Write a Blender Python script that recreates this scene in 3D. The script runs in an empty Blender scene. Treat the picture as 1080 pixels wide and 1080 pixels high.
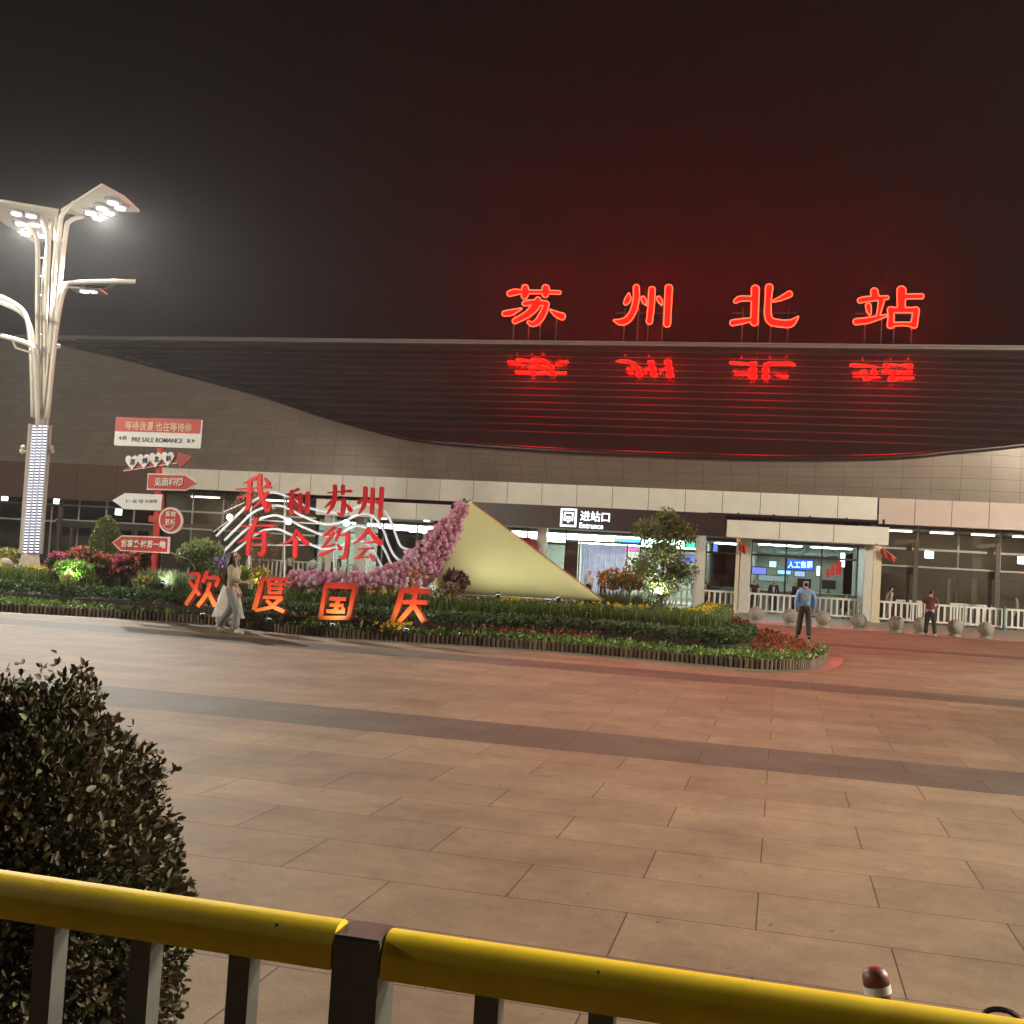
import bpy, math, random
import numpy as np
from mathutils import Vector, Matrix
from mathutils.geometry import delaunay_2d_cdt

random.seed(7)
rng = np.random.default_rng(7)
S = bpy.context.scene
COL = S.collection

# ------------------------------------------------------------------ camera, world, exposure
FPX, YAW, PITCH, ROLL, CAMZ = 1176.3, .2402, .0465, .0597, 1.75
_f = Vector((-math.sin(YAW), math.cos(YAW), 0)); _r = Vector((math.cos(YAW), math.sin(YAW), 0)); _u = Vector((0, 0, 1))
_fw = _f*math.cos(PITCH) + _u*math.sin(PITCH); _up = _u*math.cos(PITCH) - _f*math.sin(PITCH)
RT = _r*math.cos(ROLL) + _up*math.sin(ROLL); UP = _up*math.cos(ROLL) - _r*math.sin(ROLL); FW = _fw
CAM = Vector((0, 0, CAMZ))
cd = bpy.data.cameras.new('camera'); cam = bpy.data.objects.new('camera', cd); COL.objects.link(cam)
m = Matrix.Identity(4)
for i in range(3):
    m[i][0], m[i][1], m[i][2], m[i][3] = RT[i], UP[i], -FW[i], CAM[i]
cam.matrix_world = m
cd.sensor_width = 36; cd.sensor_fit = 'HORIZONTAL'; cd.lens = FPX/1080*36
cd.clip_start = .05; cd.clip_end = 2000
S.camera = cam

w = bpy.data.worlds.new('World'); S.world = w; w.use_nodes = True
nt = w.node_tree; bg = nt.nodes['Background']
sky = nt.nodes.new('ShaderNodeTexSky'); sky.sky_type = 'NISHITA'; sky.sun_disc = False
sky.sun_elevation = math.radians(-4); sky.sun_rotation = math.radians(200)
mx = nt.nodes.new('ShaderNodeMix'); mx.data_type = 'RGBA'; mx.inputs[0].default_value = .985
nt.links.new(sky.outputs[0], mx.inputs[6]); mx.inputs[7].default_value = (.115, .10, .092, 1)   # city glow on a night sky
nt.links.new(mx.outputs[2], bg.inputs[0]); bg.inputs[1].default_value = .022
S.view_settings.view_transform = 'Standard'; S.view_settings.look = 'None'
S.view_settings.exposure = .22; S.view_settings.gamma = 1
S.render.engine = 'CYCLES'
S.cycles.use_denoising = True
S.cycles.max_bounces = 6; S.cycles.volume_bounces = 0; S.cycles.transparent_max_bounces = 12
S.cycles.sample_clamp_indirect = 4; S.cycles.sample_clamp_direct = 0
S.cycles.volume_step_rate = 4


# ------------------------------------------------------------------ pixel helpers (photograph pixels -> metres)
def ray(x, y):
    return FW + RT*((x-540)/FPX) - UP*((y-540)/FPX)


def P(x, y, d):
    return CAM + ray(x, y)*d


def PY(x, y, Y):
    r = ray(x, y); return CAM + r*(Y/r.y)


def PZ(x, y, z):
    r = ray(x, y); return CAM + r*((z-CAMZ)/r.z)


# ------------------------------------------------------------------ materials
def nodes(name):
    m = bpy.data.materials.new(name); m.use_nodes = True
    return m, m.node_tree, m.node_tree.nodes['Principled BSDF']


MC = {}


def mat(name, col, rough=.55, metal=0, var=.12, scale=6, bump=0, emis=None, es=0, spec=None):
    """paint, metal or stone with some uneven tone, roughness and relief"""
    if name in MC: return MC[name]
    m, t, b = nodes(name); N, L = t.nodes, t.links
    tc = N.new('ShaderNodeTexCoord'); nz = N.new('ShaderNodeTexNoise')
    nz.inputs['Scale'].default_value = scale; nz.inputs['Detail'].default_value = 6
    L.new(tc.outputs['Object'], nz.inputs['Vector'])
    cr = N.new('ShaderNodeValToRGB')
    c = Vector(col[:3])
    cr.color_ramp.elements[0].position = .3; cr.color_ramp.elements[1].position = .7
    cr.color_ramp.elements[0].color = (*(c*(1-var)), 1); cr.color_ramp.elements[1].color = (*(c*(1+var)), 1)
    L.new(nz.outputs[0], cr.inputs[0]); L.new(cr.outputs[0], b.inputs['Base Color'])
    mr = N.new('ShaderNodeMapRange'); mr.inputs[3].default_value = max(.02, rough-.1); mr.inputs[4].default_value = min(1, rough+.1)
    L.new(nz.outputs[0], mr.inputs[0]); L.new(mr.outputs[0], b.inputs['Roughness'])
    b.inputs['Metallic'].default_value = metal
    if spec is not None: b.inputs['Specular IOR Level'].default_value = spec
    if bump:
        bp = N.new('ShaderNodeBump'); bp.inputs['Strength'].default_value = bump; bp.inputs['Distance'].default_value = .01
        L.new(nz.outputs[0], bp.inputs['Height']); L.new(bp.outputs[0], b.inputs['Normal'])
    if emis:
        b.inputs['Emission Color'].default_value = (*emis, 1); b.inputs['Emission Strength'].default_value = es
    MC[name] = m
    return m


def emit(name, col, s):
    if name in MC: return MC[name]
    m = bpy.data.materials.new(name); m.use_nodes = True; t = m.node_tree
    t.nodes.clear(); e = t.nodes.new('ShaderNodeEmission'); o = t.nodes.new('ShaderNodeOutputMaterial')
    e.inputs[0].default_value = (*col, 1); e.inputs[1].default_value = s; t.links.new(e.outputs[0], o.inputs[0])
    MC[name] = m
    return m


def leafmat(name, cols, rough=.5, trans=.25):
    """every leaf its own tone out of the list"""
    if name in MC: return MC[name]
    m, t, b = nodes(name); N, L = t.nodes, t.links
    g = N.new('ShaderNodeNewGeometry'); cr = N.new('ShaderNodeValToRGB'); cr.color_ramp.interpolation = 'LINEAR'
    e = cr.color_ramp.elements
    while len(e) < len(cols): e.new(.5)
    for i, c in enumerate(cols):
        e[i].position = i/(max(1, len(cols)-1)); e[i].color = (*c, 1)
    L.new(g.outputs['Random Per Island'], cr.inputs[0]); L.new(cr.outputs[0], b.inputs['Base Color'])
    b.inputs['Roughness'].default_value = rough
    tr = N.new('ShaderNodeBsdfTranslucent'); L.new(cr.outputs[0], tr.inputs[0])
    ms = N.new('ShaderNodeMixShader'); ms.inputs[0].default_value = trans
    L.new(b.outputs[0], ms.inputs[1]); L.new(tr.outputs[0], ms.inputs[2]); L.new(ms.outputs[0], N['Material Output'].inputs[0])
    MC[name] = m
    return m


def glassmat(name, tint=(.8, .85, .84), ior=1.5, rough=.02):
    if name in MC: return MC[name]
    m = bpy.data.materials.new(name); m.use_nodes = True; t = m.node_tree; N, L = t.nodes, t.links; N.clear()
    o = N.new('ShaderNodeOutputMaterial'); tr = N.new('ShaderNodeBsdfTransparent'); gl = N.new('ShaderNodeBsdfGlossy')
    fr = N.new('ShaderNodeFresnel'); ms = N.new('ShaderNodeMixShader')
    tr.inputs[0].default_value = (*tint, 1); gl.inputs['Roughness'].default_value = rough; fr.inputs[0].default_value = ior
    L.new(fr.outputs[0], ms.inputs[0]); L.new(tr.outputs[0], ms.inputs[1]); L.new(gl.outputs[0], ms.inputs[2]); L.new(ms.outputs[0], o.inputs[0])
    MC[name] = m
    return m


# ------------------------------------------------------------------ mesh builder and scene bookkeeping
def wpos(o):
    p = Vector((0, 0, 0))
    while o is not None:
        p += o.location; o = o.parent
    return p


class MB:
    def __init__(s): s.v = []; s.f = []; s.mi = []; s.uv = None

    def add(s, vs, fs, k=0):
        b = len(s.v); s.v += [tuple(v) for v in vs]; s.f += [tuple(b+i for i in f) for f in fs]; s.mi += [k]*len(fs)

    def box(s, c, d, rz=0, k=0, rot=None):
        c = Vector(c); hx, hy, hz = d[0]/2, d[1]/2, d[2]/2
        R = rot if rot is not None else Matrix.Rotation(rz, 3, 'Z')
        vs = [c + R @ Vector((x*hx, y*hy, z*hz)) for x in (-1, 1) for y in (-1, 1) for z in (-1, 1)]
        s.add(vs, [(0, 1, 3, 2), (4, 6, 7, 5), (0, 4, 5, 1), (2, 3, 7, 6), (0, 2, 6, 4), (1, 5, 7, 3)], k)

    def bb(s, a, b, k=0):
        s.box([(a[i]+b[i])/2 for i in range(3)], [abs(b[i]-a[i]) for i in range(3)], k=k)

    def bar(s, a, b, wd, ht, k=0, up=(0, 0, 1)):
        a, b = Vector(a), Vector(b); z = (b-a); L = z.length; z.normalize()
        x = z.cross(Vector(up))
        if x.length < 1e-4: x = Vector((1, 0, 0))
        x.normalize(); y = z.cross(x)
        R = Matrix((x, y, z)).transposed(); s.box((a+b)/2, (wd, ht, L), rot=R, k=k)

    def tube(s, pts, rad, n=8, k=0, cap=True):
        pts = [Vector(p) for p in pts]
        if not hasattr(rad, '__len__'): rad = [rad]*len(pts)
        px = None; rings = []
        for i, p in enumerate(pts):
            t = (pts[min(i+1, len(pts)-1)]-pts[max(i-1, 0)]).normalized()
            if px is None:
                px = t.orthogonal().normalized()
            else:
                px = (px - t*px.dot(t)).normalized()
            py = t.cross(px)
            rings.append([p + (px*math.cos(2*math.pi*j/n)+py*math.sin(2*math.pi*j/n))*rad[i] for j in range(n)])
        vs = [v for r in rings for v in r]; fs = []
        for i in range(len(rings)-1):
            for j in range(n):
                fs.append((i*n+j, i*n+(j+1) % n, (i+1)*n+(j+1) % n, (i+1)*n+j))
        if cap:
            fs.append(tuple(range(n-1, -1, -1))); fs.append(tuple((len(rings)-1)*n+j for j in range(n)))
        s.add(vs, fs, k)

    def lathe(s, c, prof, n=20, k=0):
        c = Vector(c); vs = []; fs = []
        for r, z in prof:
            vs += [c+Vector((r*math.cos(2*math.pi*j/n), r*math.sin(2*math.pi*j/n), z)) for j in range(n)]
        for i in range(len(prof)-1):
            for j in range(n):
                fs.append((i*n+j, i*n+(j+1) % n, (i+1)*n+(j+1) % n, (i+1)*n+j))
        fs.append(tuple(range(n-1, -1, -1))); fs.append(tuple((len(prof)-1)*n+j for j in range(n)))
        s.add(vs, fs, k)

    def ball(s, c, r, n=16, h=10, sc=(1, 1, 1), k=0, jit=0):
        c = Vector(c); vs = [c+Vector((0, 0, -r*sc[2]))]; fs = []
        for i in range(1, h):
            a = -math.pi/2+math.pi*i/h
            for j in range(n):
                q = r*(1+random.uniform(-jit, jit)); b = 2*math.pi*j/n
                vs.append(c+Vector((q*math.cos(a)*math.cos(b)*sc[0], q*math.cos(a)*math.sin(b)*sc[1], q*math.sin(a)*sc[2])))
        vs.append(c+Vector((0, 0, r*sc[2]))); T = len(vs)-1
        for j in range(n):
            fs.append((0, 1+(j+1) % n, 1+j)); fs.append((T, T-n+j, T-n+(j+1) % n))
        for i in range(h-2):
            for j in range(n):
                a, b = 1+i*n+j, 1+i*n+(j+1) % n; fs.append((a, b, b+n, a+n))
        s.add(vs, fs, k)

    def disc(s, c, r, nrm, th=.02, n=14, k=0):
        c = Vector(c); nrm = Vector(nrm).normalized(); s.tube([c-nrm*th/2, c+nrm*th/2], r, n, k)

    def plate(s, poly, dv, k=0):
        """polygon of 3-D points given thickness along dv"""
        n = len(poly); dv = Vector(dv); a = [Vector(p) for p in poly]
        vs = a+[p+dv for p in a]
        fs = [tuple(range(n)), tuple(range(2*n-1, n-1, -1))]+[((i+1) % n, i, i+n, (i+1) % n+n) for i in range(n)]
        s.add(vs, fs, k)

    def build(s, name, mt, parent=None, smooth=False, angle=None, origin=None):
        me = bpy.data.meshes.new(name)
        o = bpy.data.objects.new(name, me); COL.objects.link(o)
        if parent is not None:
            off = wpos(parent); o.parent = parent
        else:
            off = Vector(origin) if origin is not None else Vector((0, 0, 0)); o.location = off
        me.from_pydata([(v[0]-off.x, v[1]-off.y, v[2]-off.z) for v in s.v], [], s.f)
        for q in (mt if isinstance(mt, (list, tuple)) else [mt]): me.materials.append(q)
        if any(s.mi): me.polygons.foreach_set('material_index', s.mi)
        if smooth: me.polygons.foreach_set('use_smooth', [True]*len(me.polygons))
        if s.uv is not None:
            ul = me.uv_layers.new(name='UVMap')
            for lp in me.loops: ul.data[lp.index].uv = s.uv[lp.vertex_index]
        if angle: me.set_sharp_from_angle(angle=math.radians(angle))
        me.update()
        return o


def npmesh(name, V, F, mt, parent=None, origin=(0, 0, 0)):
    """a mesh from arrays: V (n,3), F (m,4)"""
    me = bpy.data.meshes.new(name); o = bpy.data.objects.new(name, me); COL.objects.link(o)
    if parent is not None:
        off = wpos(parent); o.parent = parent
    else:
        off = Vector(origin); o.location = off
    V = V-np.array(off)
    me.vertices.add(len(V)); me.vertices.foreach_set('co', V.astype(np.float32).ravel())
    k = F.shape[1]
    me.loops.add(F.size); me.loops.foreach_set('vertex_index', F.astype(np.int32).ravel())
    me.polygons.add(len(F)); me.polygons.foreach_set('loop_start', np.arange(0, F.size, k, dtype=np.int32))
    me.update(calc_edges=True); me.validate()
    me.materials.append(mt)
    return o


def thing(name, loc, label, cat, group=None, kind=None):
    o = bpy.data.objects.new(name, None); COL.objects.link(o); o.location = loc; o.empty_display_size = .2
    return tag(o, label, cat, group, kind)


def tag(o, label, cat, group=None, kind=None):
    o['label'] = label; o['category'] = cat
    if group: o['group'] = group
    if kind: o['kind'] = kind
    return o


def struct(o, label=None, cat=None):
    o['kind'] = 'structure'
    if label: o['label'] = label
    if cat: o['category'] = cat
    return o


def copy_tree(o, parent=None):
    c = o.copy(); COL.objects.link(c); c.parent = parent
    for ch in list(o.children): copy_tree(ch, c)
    return c


def smooth_path(pts, n=6):
    """Catmull-Rom through points of any dimension"""
    P_ = [np.array(p, float) for p in pts]
    if len(P_) < 3: return [P_[0]+(P_[-1]-P_[0])*i/n for i in range(n+1)]
    Q = [2*P_[0]-P_[1]]+P_+[2*P_[-1]-P_[-2]]; out = []
    for i in range(1, len(Q)-2):
        for j in range(n):
            t = j/n
            out.append(.5*((2*Q[i])+(-Q[i-1]+Q[i+1])*t+(2*Q[i-1]-5*Q[i]+4*Q[i+1]-Q[i+2])*t*t+(-Q[i-1]+3*Q[i]-3*Q[i+1]+Q[i+2])*t**3))
    out.append(P_[-1])
    return out


# ------------------------------------------------------------------ lettering
def stroke_poly(st, rnd=True, curve=True):
    pts = smooth_path(st, 5) if curve else [np.array(p, float) for p in st]
    L, R = [], []
    for i, p in enumerate(pts):
        t = pts[min(i+1, len(pts)-1)][:2]-pts[max(i-1, 0)][:2]; t = t/(np.hypot(*t)+1e-9)
        nrm = np.array([-t[1], t[0]]); h = max(p[2], 1.5)/2
        L.append(p[:2]+nrm*h); R.append(p[:2]-nrm*h)

    def cap(p, q, sgn):
        t = q[:2]-p[:2]; t = t/(np.hypot(*t)+1e-9); nrm = np.array([-t[1], t[0]]); h = max(q[2], 1.5)/2
        return [q[:2]+nrm*h*math.cos(a)+t*h*.85*math.sin(a) for a in (.5, 1.05, 1.57, 2.1, 2.65)]
    if rnd:
        return L+cap(pts[-2], pts[-1], 1)+R[::-1]+cap(pts[1], pts[0], 1)
    return L+R[::-1]


def union2d(polys):
    vs = []; fs = []
    for pl in polys:
        b = len(vs); vs += [Vector((float(p[0]), float(p[1]))) for p in pl]; fs.append(list(range(b, b+len(pl))))
    v, e, f, _ov, _oe, of = delaunay_2d_cdt(vs, [], fs, 1, 1e-5)
    def inside(pl, x, y):
        c = False; j = len(pl)-1
        for i in range(len(pl)):
            if (pl[i][1] > y) != (pl[j][1] > y) and x < (pl[j][0]-pl[i][0])*(y-pl[i][1])/(pl[j][1]-pl[i][1])+pl[i][0]: c = not c
            j = i
        return c
    f = [t for t in f if any(inside(pl, sum(v[i].x for i in t)/3, sum(v[i].y for i in t)/3) for pl in polys)]
    # outline loops of the union
    cnt = {}
    for t in f:
        for i in range(3):
            a, b = t[i], t[(i+1) % 3]; cnt[(a, b)] = 1
    nxt = {}
    for (a, b) in cnt:
        if (b, a) not in cnt: nxt.setdefault(a, []).append(b)
    loops = []
    while nxt:
        a = next(iter(nxt)); lp = [a]; c = a
        while c in nxt:
            n = nxt[c].pop()
            if not nxt[c]: del nxt[c]
            if n == a: break
            lp.append(n); c = n
        if len(lp) > 3: loops.append(lp)
    return v, f, loops


def glyph(strokes, Y, th, org=(0, 0), sc=1.0, rnd=True, curve=True):
    """strokes in pixels of an enlarged crop -> triangles and outline loops on the plane y = Y, facing -y"""
    v, f, loops = union2d([stroke_poly(s_, rnd, curve) for s_ in strokes])
    fr = [PY(org[0]+p.x/sc, org[1]+p.y/sc, Y) for p in v]
    mb = MB(); n = len(fr)
    vs = fr+[Vector((p.x, p.y+th, p.z)) for p in fr]
    fs = [tuple(t) for t in f]+[tuple(i+n for i in reversed(t)) for t in f]
    side = []
    for lp in loops:
        for i in range(len(lp)):
            a, b = lp[i], lp[(i+1) % len(lp)]; side.append((b, a, a+n, b+n))
    mb.add(vs, fs, 0); mb.add(vs, side, 1)
    return mb, [[fr[i] for i in lp] for lp in loops]


def text_geo(s_, off=0.0, shear=0.0):
    cu = bpy.data.curves.new('t', 'FONT'); cu.body = s_; cu.size = 1; cu.offset = off; cu.shear = shear; cu.resolution_u = 3
    cu.align_x = 'CENTER'; cu.align_y = 'CENTER'
    o = bpy.data.objects.new('t', cu); COL.objects.link(o)
    dg = bpy.context.evaluated_depsgraph_get(); me = bpy.data.meshes.new_from_object(o.evaluated_get(dg))
    v = np.array([q.co[:2] for q in me.vertices]); f = [tuple(p.vertices) for p in me.polygons]
    bpy.data.objects.remove(o); bpy.data.curves.remove(cu); bpy.data.meshes.remove(me)
    v = (v-v.min(0)); return v, v.max(0), f


def text_on(mb, s_, x0, y0, x1, y1, Y, th=.01, off=0.0, shear=0.0, k=0, tilt=0.0):
    """lettering fitted to the pixel box (x0,y0)-(x1,y1) on the plane y = Y"""
    v, sz, f = text_geo(s_, off, shear)
    a = PY(x0, (y0+y1)/2, Y); b = PY(x1, (y0+y1)/2+tilt, Y)
    top = PY((x0+x1)/2, y0, Y); bot = PY((x0+x1)/2, y1, Y)
    H = (top-bot).length; ex = (b-a); W = ex.length; ex.normalize(); ez = Vector((0, 0, 1))
    o = a-ez*H/2
    fr = [o+ex*(p[0]/sz[0]*W)+ez*(p[1]/sz[1]*H) for p in v]
    n = len(fr); vs = fr+[q+Vector((0, th, 0)) for q in fr]
    cnt = {}
    for t in f:
        for i in range(len(t)): cnt[(t[i], t[(i+1) % len(t)])] = 1
    side = [(b_, a_, a_+n, b_+n) for (a_, b_) in cnt if (b_, a_) not in cnt]
    mb.add(vs, list(f)+side, k)


# ------------------------------------------------------------------ foliage
def leaves(C_, size, aspect=.5, up=.3, fold=.25, dirs=None, jit=.35):
    """arrays of folded diamond leaves rooted at the points C_"""
    n = len(C_); a = rng.normal(size=(n, 3))
    if dirs is not None: a = dirs*1.0+a*.45
    a[:, 2] += up; a /= np.linalg.norm(a, axis=1)[:, None]+1e-9
    b = np.cross(a, rng.normal(size=(n, 3))); b /= np.linalg.norm(b, axis=1)[:, None]+1e-9
    c = np.cross(a, b); s_ = (size*(1+rng.uniform(-jit, jit, n)))[:, None]
    mid = C_+a*s_*.45-c*s_*fold*.5
    V = np.stack([C_, mid+b*s_*aspect*.5, C_+a*s_, mid-b*s_*aspect*.5], 1).reshape(-1, 3)
    F = np.arange(n*4).reshape(n, 4)
    return V, F


def oval_leaves(C_, size, aspect=.55, up=.3, fold=.25, dirs=None, jit=.35):
    n = len(C_); a = rng.normal(size=(n, 3))
    if dirs is not None: a = dirs+a*.55
    a[:, 2] += up; a /= np.linalg.norm(a, axis=1)[:, None]+1e-9
    b = np.cross(a, rng.normal(size=(n, 3))); b /= np.linalg.norm(b, axis=1)[:, None]+1e-9
    c = np.cross(a, b); s_ = (size*(1+rng.uniform(-jit, jit, n)))[:, None]; h = b*s_*aspect*.5; l = -c*s_*fold*.4; t = c*s_*rng.uniform(-.1, .35, n)[:, None]
    V = np.stack([C_, C_+a*s_*.28+h*.86+l, C_+a*s_*.68+h*.9+l+t*.5, C_+a*s_+t, C_+a*s_*.68-h*.9+l+t*.5, C_+a*s_*.28-h*.86+l], 1).reshape(-1, 3)
    i = np.arange(n)[:, None]*6
    return V, np.stack([i+np.array([0, 1, 2, 3]), i+np.array([0, 3, 4, 5])], 1).reshape(-1, 4)


def blob_points(c, r, n, shell=.45, clump=0.0, flat=None):
    """points in an ellipsoid, thicker towards the skin, gathered in clumps"""
    d = rng.normal(size=(n, 3)); d /= np.linalg.norm(d, axis=1)[:, None]
    q = rng.uniform(shell, 1, n)[:, None]
    if clump:
        k = rng.normal(size=(40, 3)); k /= np.linalg.norm(k, axis=1)[:, None]
        near = (d @ k.T).max(1)
        q = q*(1-clump*(1-np.clip((near-.8)/.2, 0, 1))[:, None]*.6)
    P_ = d*q*np.array(r)+np.array(c)
    return P_, d


def blades(C_, L_, wd, spread=.5, seg=2):
    """grass blades bending outwards from each root"""
    n = len(C_); ang = rng.uniform(0, 2*np.pi, n); sp = spread*rng.uniform(.2, 1, n)
    d = np.stack([np.cos(ang)*sp, np.sin(ang)*sp, np.ones(n)], 1); d /= np.linalg.norm(d, axis=1)[:, None]
    s_ = np.stack([-np.sin(ang), np.cos(ang), np.zeros(n)], 1)*wd
    L2 = (L_*rng.uniform(.6, 1.15, n))[:, None]
    p1 = C_+d*L2*.55; d2 = d.copy(); d2[:, 2] *= .55; tip = p1+d2*L2*.5
    V = np.stack([C_-s_, C_+s_, p1+s_*.7, p1-s_*.7, p1-s_*.7, p1+s_*.7, tip+s_*.1, tip-s_*.1], 1).reshape(-1, 3)
    F = np.arange(n*8).reshape(n*2, 4)
    return V, F


# ------------------------------------------------------------------ ground
def floormat():
    m, t, b = nodes('granite paving'); N, L = t.nodes, t.links
    tc = N.new('ShaderNodeTexCoord'); mp = N.new('ShaderNodeMapping'); mp.inputs['Location'].default_value = (.69+.645, -5.13+.685*40, 0)
    L.new(tc.outputs['Object'], mp.inputs[0])
    br = N.new('ShaderNodeTexBrick'); br.offset = .5; br.inputs['Scale'].default_value = 1
    br.inputs['Brick Width'].default_value = 1.29; br.inputs['Row Height'].default_value = .685
    br.inputs['Mortar Size'].default_value = .0042; br.inputs['Mortar Smooth'].default_value = .15; br.inputs['Bias'].default_value = 0
    br.inputs['Color1'].default_value = (.162, .122, .078, 1); br.inputs['Color2'].default_value = (.208, .158, .102, 1)
    br.inputs['Mortar'].default_value = (.035, .025, .02, 1)
    L.new(mp.outputs[0], br.inputs['Vector'])
    # dark grey bands
    sx = N.new('ShaderNodeSeparateXYZ'); L.new(tc.outputs['Object'], sx.inputs[0])

    def rng_(lo, hi, src):
        a = N.new('ShaderNodeMath'); a.operation = 'GREATER_THAN'; a.inputs[1].default_value = lo; L.new(src, a.inputs[0])
        c = N.new('ShaderNodeMath'); c.operation = 'LESS_THAN'; c.inputs[1].default_value = hi; L.new(src, c.inputs[0])
        q = N.new('ShaderNodeMath'); q.operation = 'MULTIPLY'; L.new(a.outputs[0], q.inputs[0]); L.new(c.outputs[0], q.inputs[1]); return q.outputs[0]

    def add_(a, c):
        q = N.new('ShaderNodeMath'); q.operation = 'ADD'; q.use_clamp = True; L.new(a, q.inputs[0]); L.new(c, q.inputs[1]); return q.outputs[0]
    bands = add_(rng_(10.61, 11.98, sx.outputs[1]), rng_(18.83, 20.2, sx.outputs[1]))
    bands = add_(bands, rng_(32.5, 33.9, sx.outputs[1]))
    hv = N.new('ShaderNodeMix'); hv.data_type = 'RGBA'; hv.blend_type = 'MULTIPLY'; L.new(bands, hv.inputs[0])
    L.new(br.outputs[0], hv.inputs[6]); hv.inputs[7].default_value = (.40, .50, .60, 1)
    # large blotches, fine grain and stains
    n1 = N.new('ShaderNodeTexNoise'); n1.inputs['Scale'].default_value = 1.1; n1.inputs['Detail'].default_value = 8; n1.inputs['Roughness'].default_value = .65
    n2 = N.new('ShaderNodeTexNoise'); n2.inputs['Scale'].default_value = 60; n2.inputs['Detail'].default_value = 3
    n3 = N.new('ShaderNodeTexNoise'); n3.inputs['Scale'].default_value = 7; n3.inputs['Detail'].default_value = 9; n3.inputs['Roughness'].default_value = .75
    for q in (n1, n2, n3): L.new(tc.outputs['Object'], q.inputs['Vector'])
    prev = hv.outputs[2]
    for q, lo, hi, c0, c1 in ((n1, .3, .72, .66, 1.22), (n2, .25, .75, .86, 1.12), (n3, .3, .7, .78, 1.16)):
        r_ = N.new('ShaderNodeMapRange'); r_.inputs[1].default_value = lo; r_.inputs[2].default_value = hi; r_.inputs[3].default_value = c0; r_.inputs[4].default_value = c1
        L.new(q.outputs[0], r_.inputs[0])
        mm = N.new('ShaderNodeVectorMath'); mm.operation = 'SCALE'; L.new(prev, mm.inputs[0]); L.new(r_.outputs[0], mm.inputs['Scale']); prev = mm.outputs[0]
    # worn gum spots and slab to slab tone
    vo = N.new('ShaderNodeTexVoronoi'); vo.inputs['Scale'].default_value = 2.6; L.new(tc.outputs['Object'], vo.inputs['Vector'])
    gs = N.new('ShaderNodeMapRange'); gs.inputs[1].default_value = .025; gs.inputs[2].default_value = .05; gs.inputs[3].default_value = .42; gs.inputs[4].default_value = 1; L.new(vo.outputs['Distance'], gs.inputs[0])
    mm = N.new('ShaderNodeVectorMath'); mm.operation = 'SCALE'; L.new(prev, mm.inputs[0]); L.new(gs.outputs[0], mm.inputs['Scale']); prev = mm.outputs[0]
    # specks of dirt
    vr = N.new('ShaderNodeTexNoise'); vr.inputs['Scale'].default_value = 22; vr.inputs['Detail'].default_value = 1; L.new(tc.outputs['Object'], vr.inputs['Vector'])
    lt = N.new('ShaderNodeMapRange'); lt.inputs[1].default_value = .74; lt.inputs[2].default_value = .78; lt.inputs[3].default_value = 1; lt.inputs[4].default_value = .45; L.new(vr.outputs[0], lt.inputs[0])
    mm = N.new('ShaderNodeVectorMath'); mm.operation = 'SCALE'; L.new(prev, mm.inputs[0]); L.new(lt.outputs[0], mm.inputs['Scale'])
    L.new(mm.outputs[0], b.inputs['Base Color'])
    rr = N.new('ShaderNodeMapRange'); rr.inputs[3].default_value = .62; rr.inputs[4].default_value = .85; b.inputs['Specular IOR Level'].default_value = .3; L.new(n3.outputs[0], rr.inputs[0]); L.new(rr.outputs[0], b.inputs['Roughness'])
    bp = N.new('ShaderNodeBump'); bp.inputs['Strength'].default_value = .5; bp.inputs['Distance'].default_value = .006
    iv = N.new('ShaderNodeMath'); iv.operation = 'SUBTRACT'; iv.inputs[0].default_value = 1; L.new(br.outputs['Fac'], iv.inputs[1])
    s2 = N.new('ShaderNodeMath'); s2.operation = 'MULTIPLY_ADD'; L.new(n2.outputs[0], s2.inputs[0]); s2.inputs[1].default_value = .12; L.new(iv.outputs[0], s2.inputs[2])
    L.new(s2.outputs[0], bp.inputs['Height']); L.new(bp.outputs[0], b.inputs['Normal'])
    return m


g = MB(); g.add([(-400, -60, 0), (400, -60, 0), (400, 600, 0), (-400, 600, 0)], [(0, 1, 2, 3)])
struct(g.build('ground', floormat()))
pale = mat('pale granite', (.34, .29, .24), .55, var=.15, scale=3)
m_ = MB(); m_.bb((-60, 44.6, .004), (40, 71, .03)); struct(m_.build('pavement', pale))

# ------------------------------------------------------------------ station building
YF, YC, YG = 57.5, 54.6, 60.0          # fascia, canopy front, glazing
white = mat('cream panel', (.76, .74, .66), .45, var=.05, scale=1.5)
frame = mat('pale frame', (.5, .49, .45), .4, metal=.2)
darkm = mat('dark steel', (.035, .032, .03), .45, metal=.4)
brownm = mat('bronze steel', (.12, .10, .08), .5, metal=.3)
station = thing('station_building', (-6, YG, 0), 'wide railway station with dark sloping roof and pale panelled overhang behind the plaza', 'building')

SL = math.radians(37); YR = 66.0
ZR = PY(560, 363, YR).z


def on_slope(x, y):
    r = ray(x, y); n = Vector((0, -math.sin(SL), math.cos(SL))); d = (Vector((0, YR, ZR))-CAM).dot(n)/r.dot(n)
    return CAM+r*d


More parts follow.
